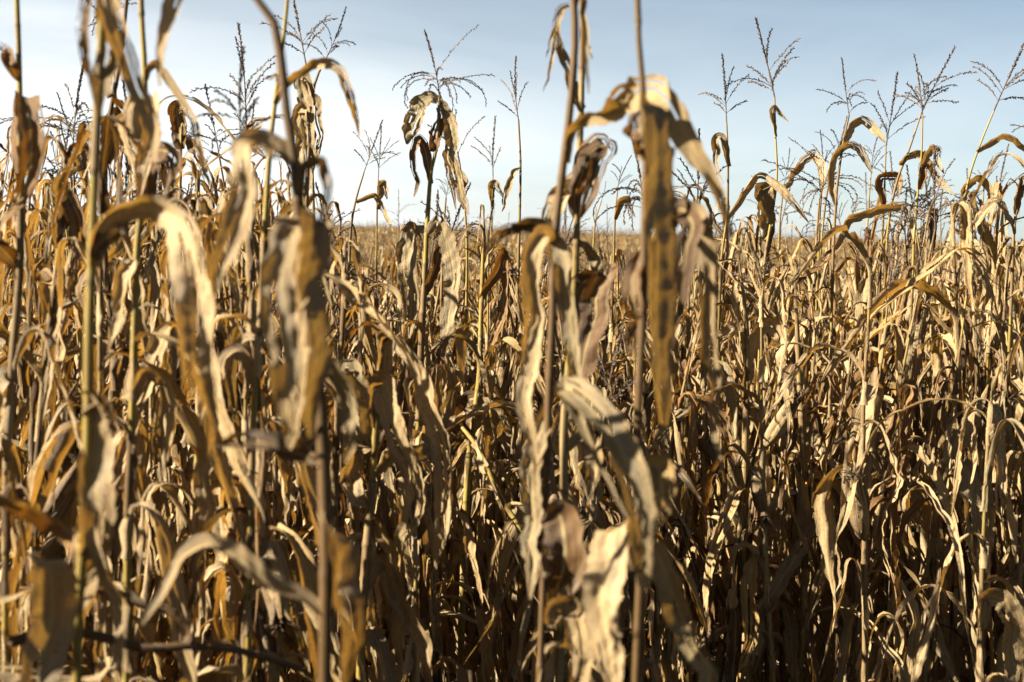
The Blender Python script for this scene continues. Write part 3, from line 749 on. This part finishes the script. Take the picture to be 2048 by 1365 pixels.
H_('blurred front corn stalk right of centre with wide brown leaf hanging beside it', 2.2,
   [(1262, -380), (1270, -120), (1275, 0), (1278, 90), (1286, 180), (1292, 300), (1290, 450), (1286, 620), (1278, 780), (1275, 900), (1282, 1100), (1275, 1300)], (13, 23),
   [lf([(1292, 330, .03), (1296, 260, .02), (1300, 208, -.01), (1303, 212, -.04), (1308, 280, -.06), (1312, 370, -.06), (1316, 470, -.06), (1308, 570, -.06), (1318, 690, -.05), (1325, 790, -.05), (1332, 890)], 88, .71, (-30, -42, -35), .4, fx=1),
    lf([(1288, 310), (1272, 300), (1258, 268), (1266, 232), (1284, 222)], 30, .9, (20, 30), .8),
    lf([(1292, 560), (1320, 470), (1345, 425, .05), (1368, 418, .03), (1384, 460), (1370, 530), (1350, 600), (1342, 700)], 50, .96, (30, 20, 0), .8),
    lf([(1290, 520), (1340, 430, .1), (1388, 425, .08), (1404, 470, .06), (1416, 550, .05), (1420, 640, .04), (1428, 740, .04), (1432, 850, .03), (1442, 940)], 48, .78, (40, 10, 0), .8),
    lf([(1283, 500), (1262, 560), (1270, 640), (1262, 720)], 40, .9, (20, 20), .8),
    lf([(1275, 1080), (1150, 830, .03), (1128, 772), (1165, 795, -.05), (1215, 850, -.1), (1252, 920, -.13), (1276, 1000, -.14), (1284, 1080, -.14), (1288, 1180, -.12)], 68, .70, (20, 10, -25, -35, -10, 10), .5, prof=[.08, .14, .22, .6, .95, 1.1, 1, .7, .3]),
    lf([(1275, 1140), (1255, 1070, -.02), (1230, 1062, -.05), (1212, 1130, -.1), (1205, 1210, -.1), (1218, 1290, -.08), (1235, 1400, -.05)], 84, .15, (25, 30), .3, fx=1),
    lf([(1282, 1150), (1305, 1095, -.03), (1330, 1150, -.05), (1362, 1240, -.05), (1400, 1340, -.05), (1440, 1430)], 56, .74, (20, 0), .6),
    lf([(1280, 1000), (1310, 930), (1322, 980), (1312, 1060)], 60, .42, (10, 0), .5)],
   auto=(.1, .8), size=.6, kinds=('hang',), seed=24, rnd=.95)
H_('grey-green corn plant with snapped top and long strap leaves, centre foreground', 3.5,
   [(765, 665), (758, 760), (750, 880), (742, 1000), (730, 1150), (722, 1300)], (18, 24),
   [lf([(758, 790), (764, 720), (768, 668), (790, 672, -.04), (828, 716, -.06), (868, 790, -.07), (888, 870, -.07), (890, 960, -.07), (880, 1050, -.06), (872, 1140)], 52, .22, (30, 50, 40, 30, 30), .6, prof=[.7, .8, .8, 1, 1, 1, .9, .6, .1]),
    lf([(752, 860), (756, 780), (772, 760, -.05), (792, 850, -.07), (822, 930, -.08), (834, 1000, -.08), (822, 1070, -.06), (800, 1130)], 60, .28, (35, 30, 35), .4),
    lf([(748, 920), (720, 760), (690, 730), (692, 800), (716, 880), (725, 930)], 42, .68, (20, 0), .5),
    lf([(742, 1010), (715, 1000), (696, 950), (710, 900), (745, 895)], 46, .26, (30, 20), .6),
    lf([(735, 1080), (750, 1040), (778, 1100), (798, 1170), (790, 1240), (806, 1330)], 36, .44, (20, 0), .8),
    lf([(748, 950), (790, 900), (850, 900, .04), (880, 840, .05), (905, 780, .05)], 40, .76, (30, 10), .8),
    lf([(728, 1180), (760, 1120), (800, 1180), (850, 1280), (870, 1400)], 46, .3, (20, 30), .9)],
   auto=(.1, .7), seed=27, rnd=.3)
H_('corn plant with the wide drooping many-branched tassel above two grey leaves', 4.7,
   [(879, 190), (874, 290), (862, 345), (855, 440), (849, 560), (842, 700), (838, 820)], (7, 17),
   [lf([(876, 205), (862, 198), (842, 212), (826, 245), (814, 290)], 42, .76, (20, 10), .6),
    lf([(875, 210), (888, 212), (902, 250), (908, 310), (920, 370), (938, 432)], 34, .68, (10, 20), .8),
    lf([(866, 305), (872, 270), (882, 235), (874, 215)], 28, .895, (0, 10), .7),
    lf([(862, 370), (850, 300), (838, 275), (832, 320), (828, 395)], 22, .88, (10, 30), .9),
    lf([(854, 480), (836, 448), (818, 470), (814, 540), (822, 610), (818, 680)], 42, .70, (20, 0), .5, fx=1),
    lf([(854, 470), (880, 440), (900, 500), (908, 560), (892, 640), (885, 720)], 42, .76, (20, 20), .5, fx=1, d=4.55),
    lf([(850, 590), (870, 540), (880, 490), (905, 500), (912, 540)], 26, .92, (20, 20), .8)],
   tassel=(862, 60, 10, 0.3), auto=(.15, 1.2), seed=30, rnd=.04)

# tall plants whose tassels stand against the sky: label, depth, tassel tip + variant, stalk pixels (top down), leaves
D3 = [
 ('corn plant with one straight narrow tassel standing clear, left of the arching leaf', 5.0, (489, 50, 1, 0.2), [(492, 228), (493, 320), (490, 420), (486, 560)],
  [lf([(493, 330), (500, 260), (508, 240), (525, 236), (548, 232)], 16, .2, (20, 60), .9), lf([(493, 320), (497, 280), (500, 255), (507, 270), (520, 300), (535, 320)], 24, .88, (10, 20), .9)]),
 ('corn plant behind the left arching leaf with a bushy tassel tilted right', 4.6, (703, 20, 0, 1.2), [(650, 122), (628, 175), (618, 300), (612, 450)],
  [lf([(625, 190), (608, 150), (600, 165), (618, 200), (622, 300), (618, 380)], 32, .72, (10, 20), .6), lf([(618, 260), (606, 215), (600, 260), (598, 330), (596, 400)], 34, .2, (10, 0), .5)]),
 ('corn plant whose tassel runs out of the top of the picture near the snapped stalk', 5.2, (583, -30, 6, .5), [(612, 130), (622, 230), (626, 380), (628, 520)],
  [lf([(622, 260), (610, 210), (632, 205), (634, 270), (628, 330)], 30, .74, (10, 0), .6)]),
 ('corn plant at far left with a bushy tassel leaning left', 5.2, (112, 188, 5, .8), [(150, 292), (172, 350), (185, 430), (190, 560)],
  [lf([(172, 350), (165, 265), (175, 255), (182, 300), (178, 350)], 18, .8, (20, 0), .9), lf([(180, 400), (150, 300), (110, 320), (90, 325)], 14, .2, (20, 50), 1.0)]),
 ('short corn plant at far left with a low curled tassel', 6.0, (108, 262, 3, .1), [(140, 340), (146, 420), (150, 520)], []),
 ('corn plant with a sideways fallen tassel behind the folded orange leaf', 4.9, (420, 285, 8, 0.7), [(372, 262), (365, 245), (362, 300), (360, 420)],
  [lf([(362, 300), (352, 222), (368, 215), (376, 235)], 36, .9, (10, 0), .6), lf([(368, 270), (392, 300), (408, 330), (415, 345)], 24, .9, (10, 0), .9)]),
 ('slanting corn plant with a ladder-like tassel, left of the centre', 6.2, (765, 240, 6, 0.4), [(728, 345), (712, 400), (702, 460), (696, 600)],
  [lf([(712, 405), (740, 392), (752, 390), (768, 420), (788, 465)], 15, .2, (30, 40), .9)]),
 ('slim corn plant with a faint upright tassel and small curled leaf, left of centre', 7.4, (764, 255, 2, 1.0), [(757, 345), (754, 430), (752, 560)],
  [lf([(756, 420), (762, 370), (770, 365), (775, 400)], 18, .3, (20, 20), .9)]),
 ('corn plant just right of the wide tassel, one long thin tassel', 5.6, (893, 175, 4, 2.0), [(920, 330), (930, 420), (934, 540)],
  [lf([(930, 420), (900, 310), (893, 310), (905, 350), (912, 420)], 20, .7, (10, 20), .9)]),
 ('small corn plant under the wide tassel with a dense short tassel', 5.8, (899, 335, 9, .4), [(892, 395), (888, 450), (884, 560)], []),
 ('pale slender corn plant near the centre with a needle-thin tassel', 7.6, (983, 232, 4, .2), [(986, 352), (984, 420), (982, 520)],
  [lf([(984, 420), (982, 375), (990, 366), (1002, 385), (1012, 400)], 16, .3, (20, 30), .9)]),
 ('straight corn plant at the centre with a forked tassel', 5.6, (1016, 118, 2, 2.4), [(1037, 240), (1041, 330), (1039, 440), (1035, 600), (1030, 760)],
  [lf([(1041, 338), (1028, 345), (1016, 380), (1004, 425)], 16, .74, (20, 20), 1.0)]),
 ('short corn plant right of centre beside the hanging husk, small tassel', 7.0, (1254, 308, 9, .9), [(1236, 372), (1230, 440), (1226, 560)],
  [lf([(1230, 440), (1240, 405), (1255, 398), (1272, 435)], 18, .4, (20, 40), .9)]),
 ('bare corn stalk with thin whip top right of centre', 7.2, (1217, 365, 7, .9), [(1203, 402), (1190, 450), (1184, 560)], []),
 ('tall slender corn plant with open tassel, leftmost of the right-hand group', 5.7, (1449, 113, 6, 3.0), [(1453, 245), (1456, 330), (1454, 430), (1443, 520), (1437, 660)],
  [lf([(1457, 335), (1450, 305), (1440, 275), (1430, 282), (1432, 320), (1447, 370)], 19, .72, (20, 20), .9, prof=[.6, 1, 1, 1, .5, .1]),
   lf([(1454, 440), (1472, 412), (1495, 385), (1508, 350), (1525, 346), (1550, 368), (1580, 400), (1618, 446)], 20, .18, (20, 30, 60, 20, 10), .8)]),
 ('tallest corn plant on the right, dark tassel with tip nodding left', 5.9, (1517, 38, 1, .3), [(1549, 195), (1551, 270), (1554, 350), (1546, 420), (1530, 520), (1522, 640)],
  [lf([(1552, 275), (1546, 250), (1540, 222), (1548, 214), (1562, 228), (1578, 244)], 13, .15, (20, 50), .9),
   lf([(1545, 450), (1528, 410), (1520, 370), (1530, 420), (1528, 480)], 40, .7, (10, 0), .7)]),
 ('corn plant at right with a drooping tassel over a broad curved leaf', 5.4, (1680, 118, 5, .4), [(1698, 230), (1684, 300), (1672, 400), (1665, 550), (1662, 700), (1658, 860)],
  [lf([(1688, 292), (1702, 250), (1720, 236), (1742, 248), (1768, 288)], 23, .18, (20, 50, 10), .7),
   lf([(1672, 412), (1662, 380), (1660, 340), (1672, 305), (1694, 286), (1718, 298), (1747, 348)], 21, .18, (10, 20, 40, 20), .9),
   lf([(1668, 500), (1700, 440), (1760, 415), (1812, 410), (1826, 440), (1824, 480)], 27, .1, (30, 50, 10), .8)]),
 ('corn plant at right with twin upright tassel spikes', 6.2, (1797, 152, 2, .6), [(1772, 292), (1768, 400), (1762, 520)],
  [lf([(1768, 420), (1755, 360), (1765, 350), (1800, 352), (1795, 400)], 22, .84, (20, 30), .9)]),
 ('corn plant at right with a vertical dark tassel and orange flag leaf', 5.8, (1838, 110, 0, 2.2), [(1845, 230), (1843, 310), (1836, 380), (1828, 480), (1822, 640)],
  [lf([(1838, 355), (1848, 315), (1862, 298), (1877, 300), (1880, 325), (1888, 348)], 20, .2, (20, 30), .7),
   lf([(1838, 380), (1846, 330), (1852, 300)], 20, .88, (10, 0), .8)]),
 ('corn plant at right with its tassel slanting up to the right', 6.0, (1902, 96, 1, 1.2), [(1842, 228), (1818, 300), (1795, 360), (1778, 440), (1770, 560)],
  [lf([(1797, 330), (1822, 307), (1845, 312), (1870, 345), (1908, 392)], 22, .18, (30, 40, 20), .8)]),
 ('leaning corn plant near the right edge with a long sloping tassel', 5.6, (2052, 72, 6, 3.4), [(1988, 222), (1962, 285), (1937, 360), (1925, 440), (1916, 560)],
  [lf([(1952, 305), (1980, 285), (2010, 273), (2045, 288), (2080, 320)], 20, .18, (20, 60, 30), .9)]),
 ('corn plant at the right edge with arched leaf near the horizon', 5.3, (2100, 170, 5, 1.4), [(2072, 290), (2050, 370), (2030, 440), (2024, 560), (2018, 700)],
  [lf([(2028, 470), (2020, 440), (1990, 405), (1965, 425), (1940, 470)], 24, .15, (30, 40), .8), lf([(2030, 430), (2035, 380), (2050, 350), (2080, 370)], 24, .87, (20, 20), .9)]),
 ('short corn plant near the right edge with a small pale tassel', 6.6, (1995, 300, 2, 1.9), [(1968, 372), (1964, 440), (1962, 560)],
  [lf([(1924, 430), (1930, 375), (1955, 355), (1975, 370), (1980, 450)], 20, .18, (20, 50, 20), .7)]),
 ('corn plant at right with a short tassel behind the curved leaf', 6.6, (1642, 260, 4, .7), [(1648, 345), (1640, 420), (1636, 540)],
  [lf([(1560, 390), (1590, 345), (1608, 318), (1630, 306), (1643, 322), (1644, 400)], 22, .18, (20, 40, 20), .8)]),
 ('corn plant at right with a feathery slanting tassel', 6.9, (1700, 232, 0, .2), [(1665, 335), (1652, 400), (1640, 520)], []),
 ('corn plant at right with a low tassel between two taller ones', 7.0, (1748, 250, 9, .2), [(1742, 345), (1736, 430), (1730, 540)], []),
 ('thin corn plant behind the snapped-leaf group, right of the slender one', 7.2, (1585, 300, 2, .2), [(1568, 370), (1560, 440), (1556, 540)], []),
 ('corn plant at far left behind, feathery tassel just above the horizon', 6.5, (96, 285, 8, 1.0), [(122, 355), (130, 440), (136, 560)], []),
 ('corn plant at the left with tassel branches beside the blurred stalk', 4.8, (175, -60, 5, 1.5), [(222, 70), (232, 200), (236, 360)],
  [lf([(232, 300), (215, 250), (232, 230), (240, 300), (236, 380)], 26, .9, (10, 10), .8)]),
]
for i, (lab, d, ts, st, lv) in enumerate(D3):
    wt = 0.0085 * F_PX / d; wb = 0.017 * F_PX / d
    H_(lab, d, st, (wt, wb), lv, tassel=ts, auto=(.25, 1.62), seed=200 + i, rnd=[.05, .3, .55, .15, .42][i % 5])

# individual plants lower down that the photograph shows plainly
H_('corn plant on the right with a pale leaf bent over like a hook', 5.0,
   [(1478, 520), (1492, 640), (1494, 760), (1490, 900), (1486, 1050)], (9, 20),
   [lf([(1486, 800), (1500, 700), (1520, 650), (1550, 650), (1568, 700), (1572, 760), (1556, 840), (1558, 900)], 38, .14, (40, 40, 10, 0), .6),
    lf([(1486, 690), (1470, 660), (1445, 672), (1410, 680)], 26, .16, (20, 40), .8)], auto=(.2, 9), seed=301, rnd=.2, ears=[(.95, 4.0, .3, False)])
H_('corn plant on the right whose torn husk shows orange kernels', 4.9,
   [(1590, 560), (1596, 700), (1604, 860), (1612, 1000), (1608, 1160)], (10, 20),
   [lf([(1604, 980), (1625, 945), (1670, 960), (1690, 1010), (1720, 1070), (1768, 1124)], 28, .5, (20, 40, 0), .9)],
   auto=(.2, 9), seed=303, rnd=.4, ears=[(.93, 4.3, .28, True)])
H_('corn plant near the right edge with a dark red lower stalk', 5.2,
   [(2016, 520), (2004, 700), (1994, 900), (1988, 1050), (1984, 1180)], (7, 18), [], auto=(.2, 9), seed=305, red=True)
H_('thin yellow corn stalk standing at lower right, few leaves near its foot', 4.6,
   [(1742, 480), (1738, 620), (1728, 780), (1726, 900), (1730, 1030), (1728, 1150), (1730, 1300)], (6, 15), [], auto=(.5, 9), seed=306, rnd=.25, ears=[(1.0, 3.6, .2, False)])
H_('corn plant at lower right with a pale leaf folded over at knee height', 4.4,
   [(1985, 760), (1975, 900), (1968, 1050), (1962, 1200), (1960, 1330)], (7, 15),
   [lf([(1962, 1260), (1972, 1190), (2000, 1195), (2022, 1230), (2030, 1300), (2035, 1400)], 50, .28, (30, 20, 0), .5)], auto=(.5, 9), seed=307, rnd=.5)
H_('corn plant near the centre with a yellow stalk and brown husk drooping', 4.9,
   [(968, 430), (966, 520), (962, 640), (958, 760), (940, 900), (930, 1050)], (8, 19),
   [lf([(962, 600), (972, 575), (998, 540), (1008, 505), (1012, 560), (1000, 640), (970, 720)], 28, .86, (20, 30, 10), .8),
    lf([(958, 800), (938, 800), (925, 840), (930, 880)], 44, .96, (10, 0), .7), lf([(958, 800), (985, 820), (1002, 870), (1010, 830)], 40, .7, (10, 20), .6)],
   auto=(.2, 9), seed=308, rnd=.02)
H_('corn plant in the left foreground with dark stalk and pale upright leaf', 3.4,
   [(130, 300), (128, 420), (112, 560), (95, 700), (80, 860), (70, 1000)], (9, 19),
   [lf([(118, 500), (118, 400), (130, 350), (150, 340), (165, 330)], 34, .7, (20, 40), .7),
    lf([(110, 640), (95, 560), (100, 600), (118, 700), (130, 780)], 40, .47, (10, 30), .8),
    lf([(125, 460), (140, 390), (160, 440), (150, 560), (170, 660)], 46, .9, (20, 10), .7)], auto=(.2, 9), seed=309, rnd=.9)
H_('corn plant in the left foreground behind the cream leaf, many hanging leaves', 3.3,
   [(392, 420), (398, 560), (400, 700), (398, 860), (392, 1000)], (10, 20), [lf([(398, 560), (440, 470), (468, 540), (478, 640)], 34, .2, (20, 30), .8)], auto=(.2, 9), seed=310, rnd=.1)
H_('corn plant with a pale split leaf hanging, low at left of centre', 3.8,
   [(690, 470), (688, 600), (680, 740), (672, 880)], (10, 19), [], auto=(.2, 9), seed=311, rnd=.3)
#ENDHEROES#

# ------------------------------------------------------------------ the rest of the rows
def in_field(x, y):
    """the near edge of the crop: it comes closer on the left"""
    px, _, d = px_of((x, y, 1.0))
    if px < 640: return d > 3.15
    if px < 1330: return d > 3.55
    return d > 4.55
cells = []
ra = math.radians(14); ca_, sa_ = math.cos(ra), math.sin(ra)
for i in range(-70, 160):
    for j in range(-400, 400):
        u = j * .135 + (i % 2) * .07; v = i * .60 + 2.0
        x = u * ca_ - v * sa_; y = u * sa_ + v * ca_
        if y < -1.0 or y > 22: continue
        off = y < 4.5 and x < -(.36 * y + .30)
        x += rng.normal() * .05; y += rng.normal() * .07
        if x > .42 * y + 1.6 or x < -(.42 * max(y, 0) + 3.2): continue
        if off:
            if rng.random() < .04: continue
        elif y < 2.5 or not in_field(x, y): continue
        if any((x - hx) ** 2 + (y - hy) ** 2 < .018 for hx, hy in HERO_XY): continue
        if rng.random() < .10: continue
        cells.append((y, x))
cells.sort()
def vis(x, y):
    if y < 1: return False
    px, py, d = px_of((x, y, 1.2)); return -40 < px < 2090
N_IND = 300 - len(HERO_XY)
ind, mid = [], []
for y, x in cells:
    (ind if (vis(x, y) and len(ind) < N_IND) else mid).append((x, y))

def zone(px):
    names = ['at the left edge', 'in the left third', 'left of centre', 'at the centre', 'right of centre', 'in the right third', 'at the right edge']
    return names[int(np.clip(px / 2048 * 7, 0, 6.999))]
for i, (x, y) in enumerate(ind):
    r = np.random.default_rng(1000 + i)
    px, py, d = px_of((x, y, 1.2))
    H = r.uniform(1.72, 2.18) if px > 1300 else r.uniform(1.9, 2.28) if px < 640 else r.uniform(1.5, 1.86)
    tas = r.random() < (.42 if px > 640 else .14); er = r.random() < .6; short = r.random() < .12
    if d < 4.3 and px > 640: H = min(H, r.uniform(1.28, 1.55))
    elif d < 4.9: H = min(H, 2.3 if px < 640 else 1.7 if px < 1330 else 1.8)
    if short: H = r.uniform(1.15, 1.45); tas = False
    far = 'front' if d < 5.0 else 'second' if d < 6.2 else 'third' if d < 7.4 else 'back'
    lab = f"{'short ' if short else ''}dry corn plant {zone(px)}, {far} row, {'tassel on top' if tas else 'no tassel'}{', with an ear' if er else ''}"
    corn_plant(x, y, H, r, lab, lean=(r.normal() * .05, r.normal() * .05), tassel=tas, ear=er, nleaf=None, size=r.uniform(.9, 1.15), tscale=.8)

# low-detail plants for the far rows, all merged into one crop mesh
def plant_low(seed, nseg, nc, sides, tass=True, step=1):
    r = np.random.default_rng(seed); A = Acc()
    H = r.uniform(1.5, 1.9); lean = r.normal(size=2) * .05
    def pos(z): f = z / H; return np.array([lean[0] * f * f * H, lean[1] * f * f * H, z])
    zz = np.linspace(0, H, 5 if sides > 3 else 3)
    V, F, U = tube(np.array([pos(z) for z in zz]), np.linspace(.012, .005, len(zz)), sides); A.add(V, F, U, r.random(), 0.0, 1)
    az0 = r.uniform(0, 6.28); k = 0; z = .2
    while z < H - .05:
        p = dict(LEAFP[int(r.integers(len(LEAFP)))]); p['rnd'] = r.random()
        V, F, U = eval_leaf(p, nseg, nc, sheath=False)
        s = np.interp(z / H, [0, .2, .5, .8, 1], [.7, .95, 1.12, .9, .6]) * r.uniform(.85, 1.15)
        if step > 1: s *= 1.1; V = V * np.array([1, 1.35, 1])
        a = az0 + (k % 2) * math.pi + r.normal() * .45
        c, sn = math.cos(a), math.sin(a); V = V * s
        V = np.stack([V[:, 0] * c - V[:, 1] * sn, V[:, 0] * sn + V[:, 1] * c, V[:, 2]], -1) + pos(z)
        A.add(V, F, U, p['rnd'], 0.0, 0); z += .15 * step * r.uniform(.8, 1.15); k += 1
    if tass and r.random() < .5:
        V, F, U, R, X, M = TASSEL_LOW[int(r.integers(len(TASSEL_LOW)))]
        A.add(V * .8 + pos(H), F, U, .5, 0.0, 2)
    return A.arr()

def scatter(points, protos, acc, r):
    groups = {}
    for (x, y) in points: groups.setdefault(int(r.integers(len(protos))), []).append((x, y))
    for k, pts in groups.items():
        V, F, U, R, X, M = protos[k]; pts = np.array(pts); n = len(pts)
        a = r.uniform(0, 6.28, n); s = r.uniform(.86, 1.08, n)
        c, sn = np.cos(a)[:, None], np.sin(a)[:, None]
        VV = np.stack([(V[None, :, 0] * c - V[None, :, 1] * sn) * s[:, None] + pts[:, 0:1], (V[None, :, 0] * sn + V[None, :, 1] * c) * s[:, None] + pts[:, 1:2],
                       V[None, :, 2] * s[:, None] + ground_z(pts[:, 0], pts[:, 1])[:, None]], -1).reshape(-1, 3)
        nv = len(V)
        FF = (F[None] + (np.arange(n) * nv)[:, None, None]).reshape(-1, 4)
        sh = np.repeat(r.random(n), nv)
        RR = (np.tile(R, n) + sh) % 1.0
        acc.V.append(VV); acc.F.append(FF + acc.n); acc.U.append(np.tile(U, (n, 1))); acc.R.append(RR); acc.X.append(np.zeros(n * nv)); acc.M.append(np.tile(M, n)); acc.n += n * nv

acc = Acc()
scatter(mid, [plant_low(400 + k, 13, 3, 5) for k in range(26)], acc, rng)
def rows(y0, y1, sx, sy):
    pts = []
    for v in np.arange(y0, y1, sy):
        w = .40 * v + 2
        for u in np.arange(-w, w, sx):
            pts.append((u + rng.normal() * sx * .3, v + rng.normal() * sy * .18 + u * .12))
    return pts
p_mid2 = [p for p in rows(22.3, 48, .19, .66) if p[1] > 22]
scatter(p_mid2, [plant_low(500 + k, 7, 2, 3, step=1) for k in range(20)], acc, rng)
p_far = [p for p in rows(49, 124, .40, .85)]
scatter(p_far, [plant_low(600 + k, 5, 2, 3, step=2) for k in range(20)], acc, rng)
o = link('corn_crop', mesh_from('corn_crop', acc.arr(), [M_LEAF, M_STALK, M_TASSEL]))
tag(o, 'dense dry corn crop stretching behind the front rows to the horizon', 'corn crop', kind='stuff')

# ------------------------------------------------------------------ ground, litter, weeds, fallen stalks
ys = np.concatenate([np.linspace(-12, 12, 97), np.linspace(12.5, 130, 90), np.linspace(135, 450, 20), np.linspace(500, 4000, 12)])
xs = np.concatenate([-np.geomspace(3000, 12, 24), np.linspace(-11.5, 11.5, 93), np.geomspace(12, 3000, 24)])
X, Y = np.meshgrid(xs, ys); Z = ground_z(X, Y) + np.where((abs(X) < 12) & (Y < 12.2), .012 * np.sin(X * 9 + Y * 4) * np.sin(Y * 11 - X * 3), 0)
V = np.stack([X, Y, Z], -1).reshape(-1, 3)
g = link('ground', mesh_from('ground', Acc().add(V, grid_faces(len(ys), len(xs)), V[:, :2] * .1).arr(), [M_SOIL]))
tag(g, 'dark bare soil under the corn', kind='structure')

A = Acc()
for k in range(1500):
    y = rng.uniform(2.2, 11); x = rng.uniform(-.42 * y - 1, .42 * y + 1)
    p = dict(LEAFP[int(rng.integers(len(LEAFP)))]); p['e0'] = rng.uniform(-.1, .25); p['ed'] = rng.uniform(-.12, .05); p['L'] = rng.uniform(.15, .5); p['seed'] = int(rng.integers(1 << 30))
    V, F, U = eval_leaf(p, 9, 3, sheath=False); a = rng.uniform(0, 6.28)
    V = np.stack([V[:, 0] * math.cos(a) - V[:, 1] * math.sin(a) + x, V[:, 0] * math.sin(a) + V[:, 1] * math.cos(a) + y, V[:, 2] * .6], -1)
    V[:, 2] += ground_z(x, y) + .015 + rng.uniform(0, .03)
    A.add(V, F, U, rng.random(), 0.0)
tag(link('leaf_litter', mesh_from('leaf_litter', A.arr(), [M_LEAF])), 'fallen dry corn leaves scattered over the soil', 'leaf litter', kind='stuff')
A = Acc()
for k in range(420):
    y = rng.uniform(3.0, 9); x = rng.uniform(-.42 * y, .42 * y + .5); n = int(rng.integers(4, 9))
    for j in range(n):
        az = rng.uniform(0, 6.28); L = rng.uniform(.04, .12); q = np.linspace(0, 1, 5)
        C = np.stack([x + q * L * math.cos(az), y + q * L * math.sin(az), ground_z(x, y) + .01 + L * (1.3 * q - .7 * q * q)], -1)
        T = norm(np.gradient(C, axis=0)); Bv = np.array([-math.sin(az), math.cos(az), 0]); B = norm(Bv - (T @ Bv)[:, None] * T)
        V, F, U = ribbon(C, T, B, np.interp(q, [0, .5, 1], [.15, 1, .05]) * L * .16, np.full(5, .4), q * L, 3, rng)
        A.add(V, F, U, .5, 0)
tag(link('weeds', mesh_from('weeds', A.arr(), [M_WEED], smooth=True)), 'low green weeds growing on the shaded soil', 'weeds', kind='stuff')

def fallen(label, a, b, w, rnd, seed):
    """a broken stalk from pixel+depth a to b"""
    r = np.random.default_rng(seed)
    p0, p1 = at(*a), at(*b)
    org = np.array(p0); root = thing(label, org, 'broken corn stalks', 'broken stalk', 'broken_corn_stalk')
    mids = [p0 + (p1 - p0) * f + np.array([0, .02 * math.sin(f * 7), .02 * math.sin(f * 3.1) + .012 * math.sin(f * 11)]) for f in (0, .15, .3, .45, .6, .8, 1)]
    L = np.linalg.norm(p1 - p0)
    arr, info = stalk_arr([m - org for m in mids], np.linspace(w, w * .7, 7), list(np.arange(.08, L, .17)), rnd=rnd)
    link('stalk', mesh_from('stalk', arr, [M_STALK]), root)
    auto_leaves(root, np.zeros(3), info, [L * .12, L * .33, L * .58, L * .8], r, r.uniform(0, 6), .6, ('hang',))
fallen('dark broken stalk lying level across the lower left corner', (20, 1285, 2.3), (600, 1330, 2.5), .009, .98, 1)
fallen('pale yellow broken stalk leaning diagonally at the lower centre', (1056, 1110, 4.2), (925, 850, 4.35), .0095, .02, 2)
fallen('thin straw-coloured stalk leaning between the rows right of centre', (1290, 960, 4.6), (1195, 790, 4.7), .007, .1, 3)
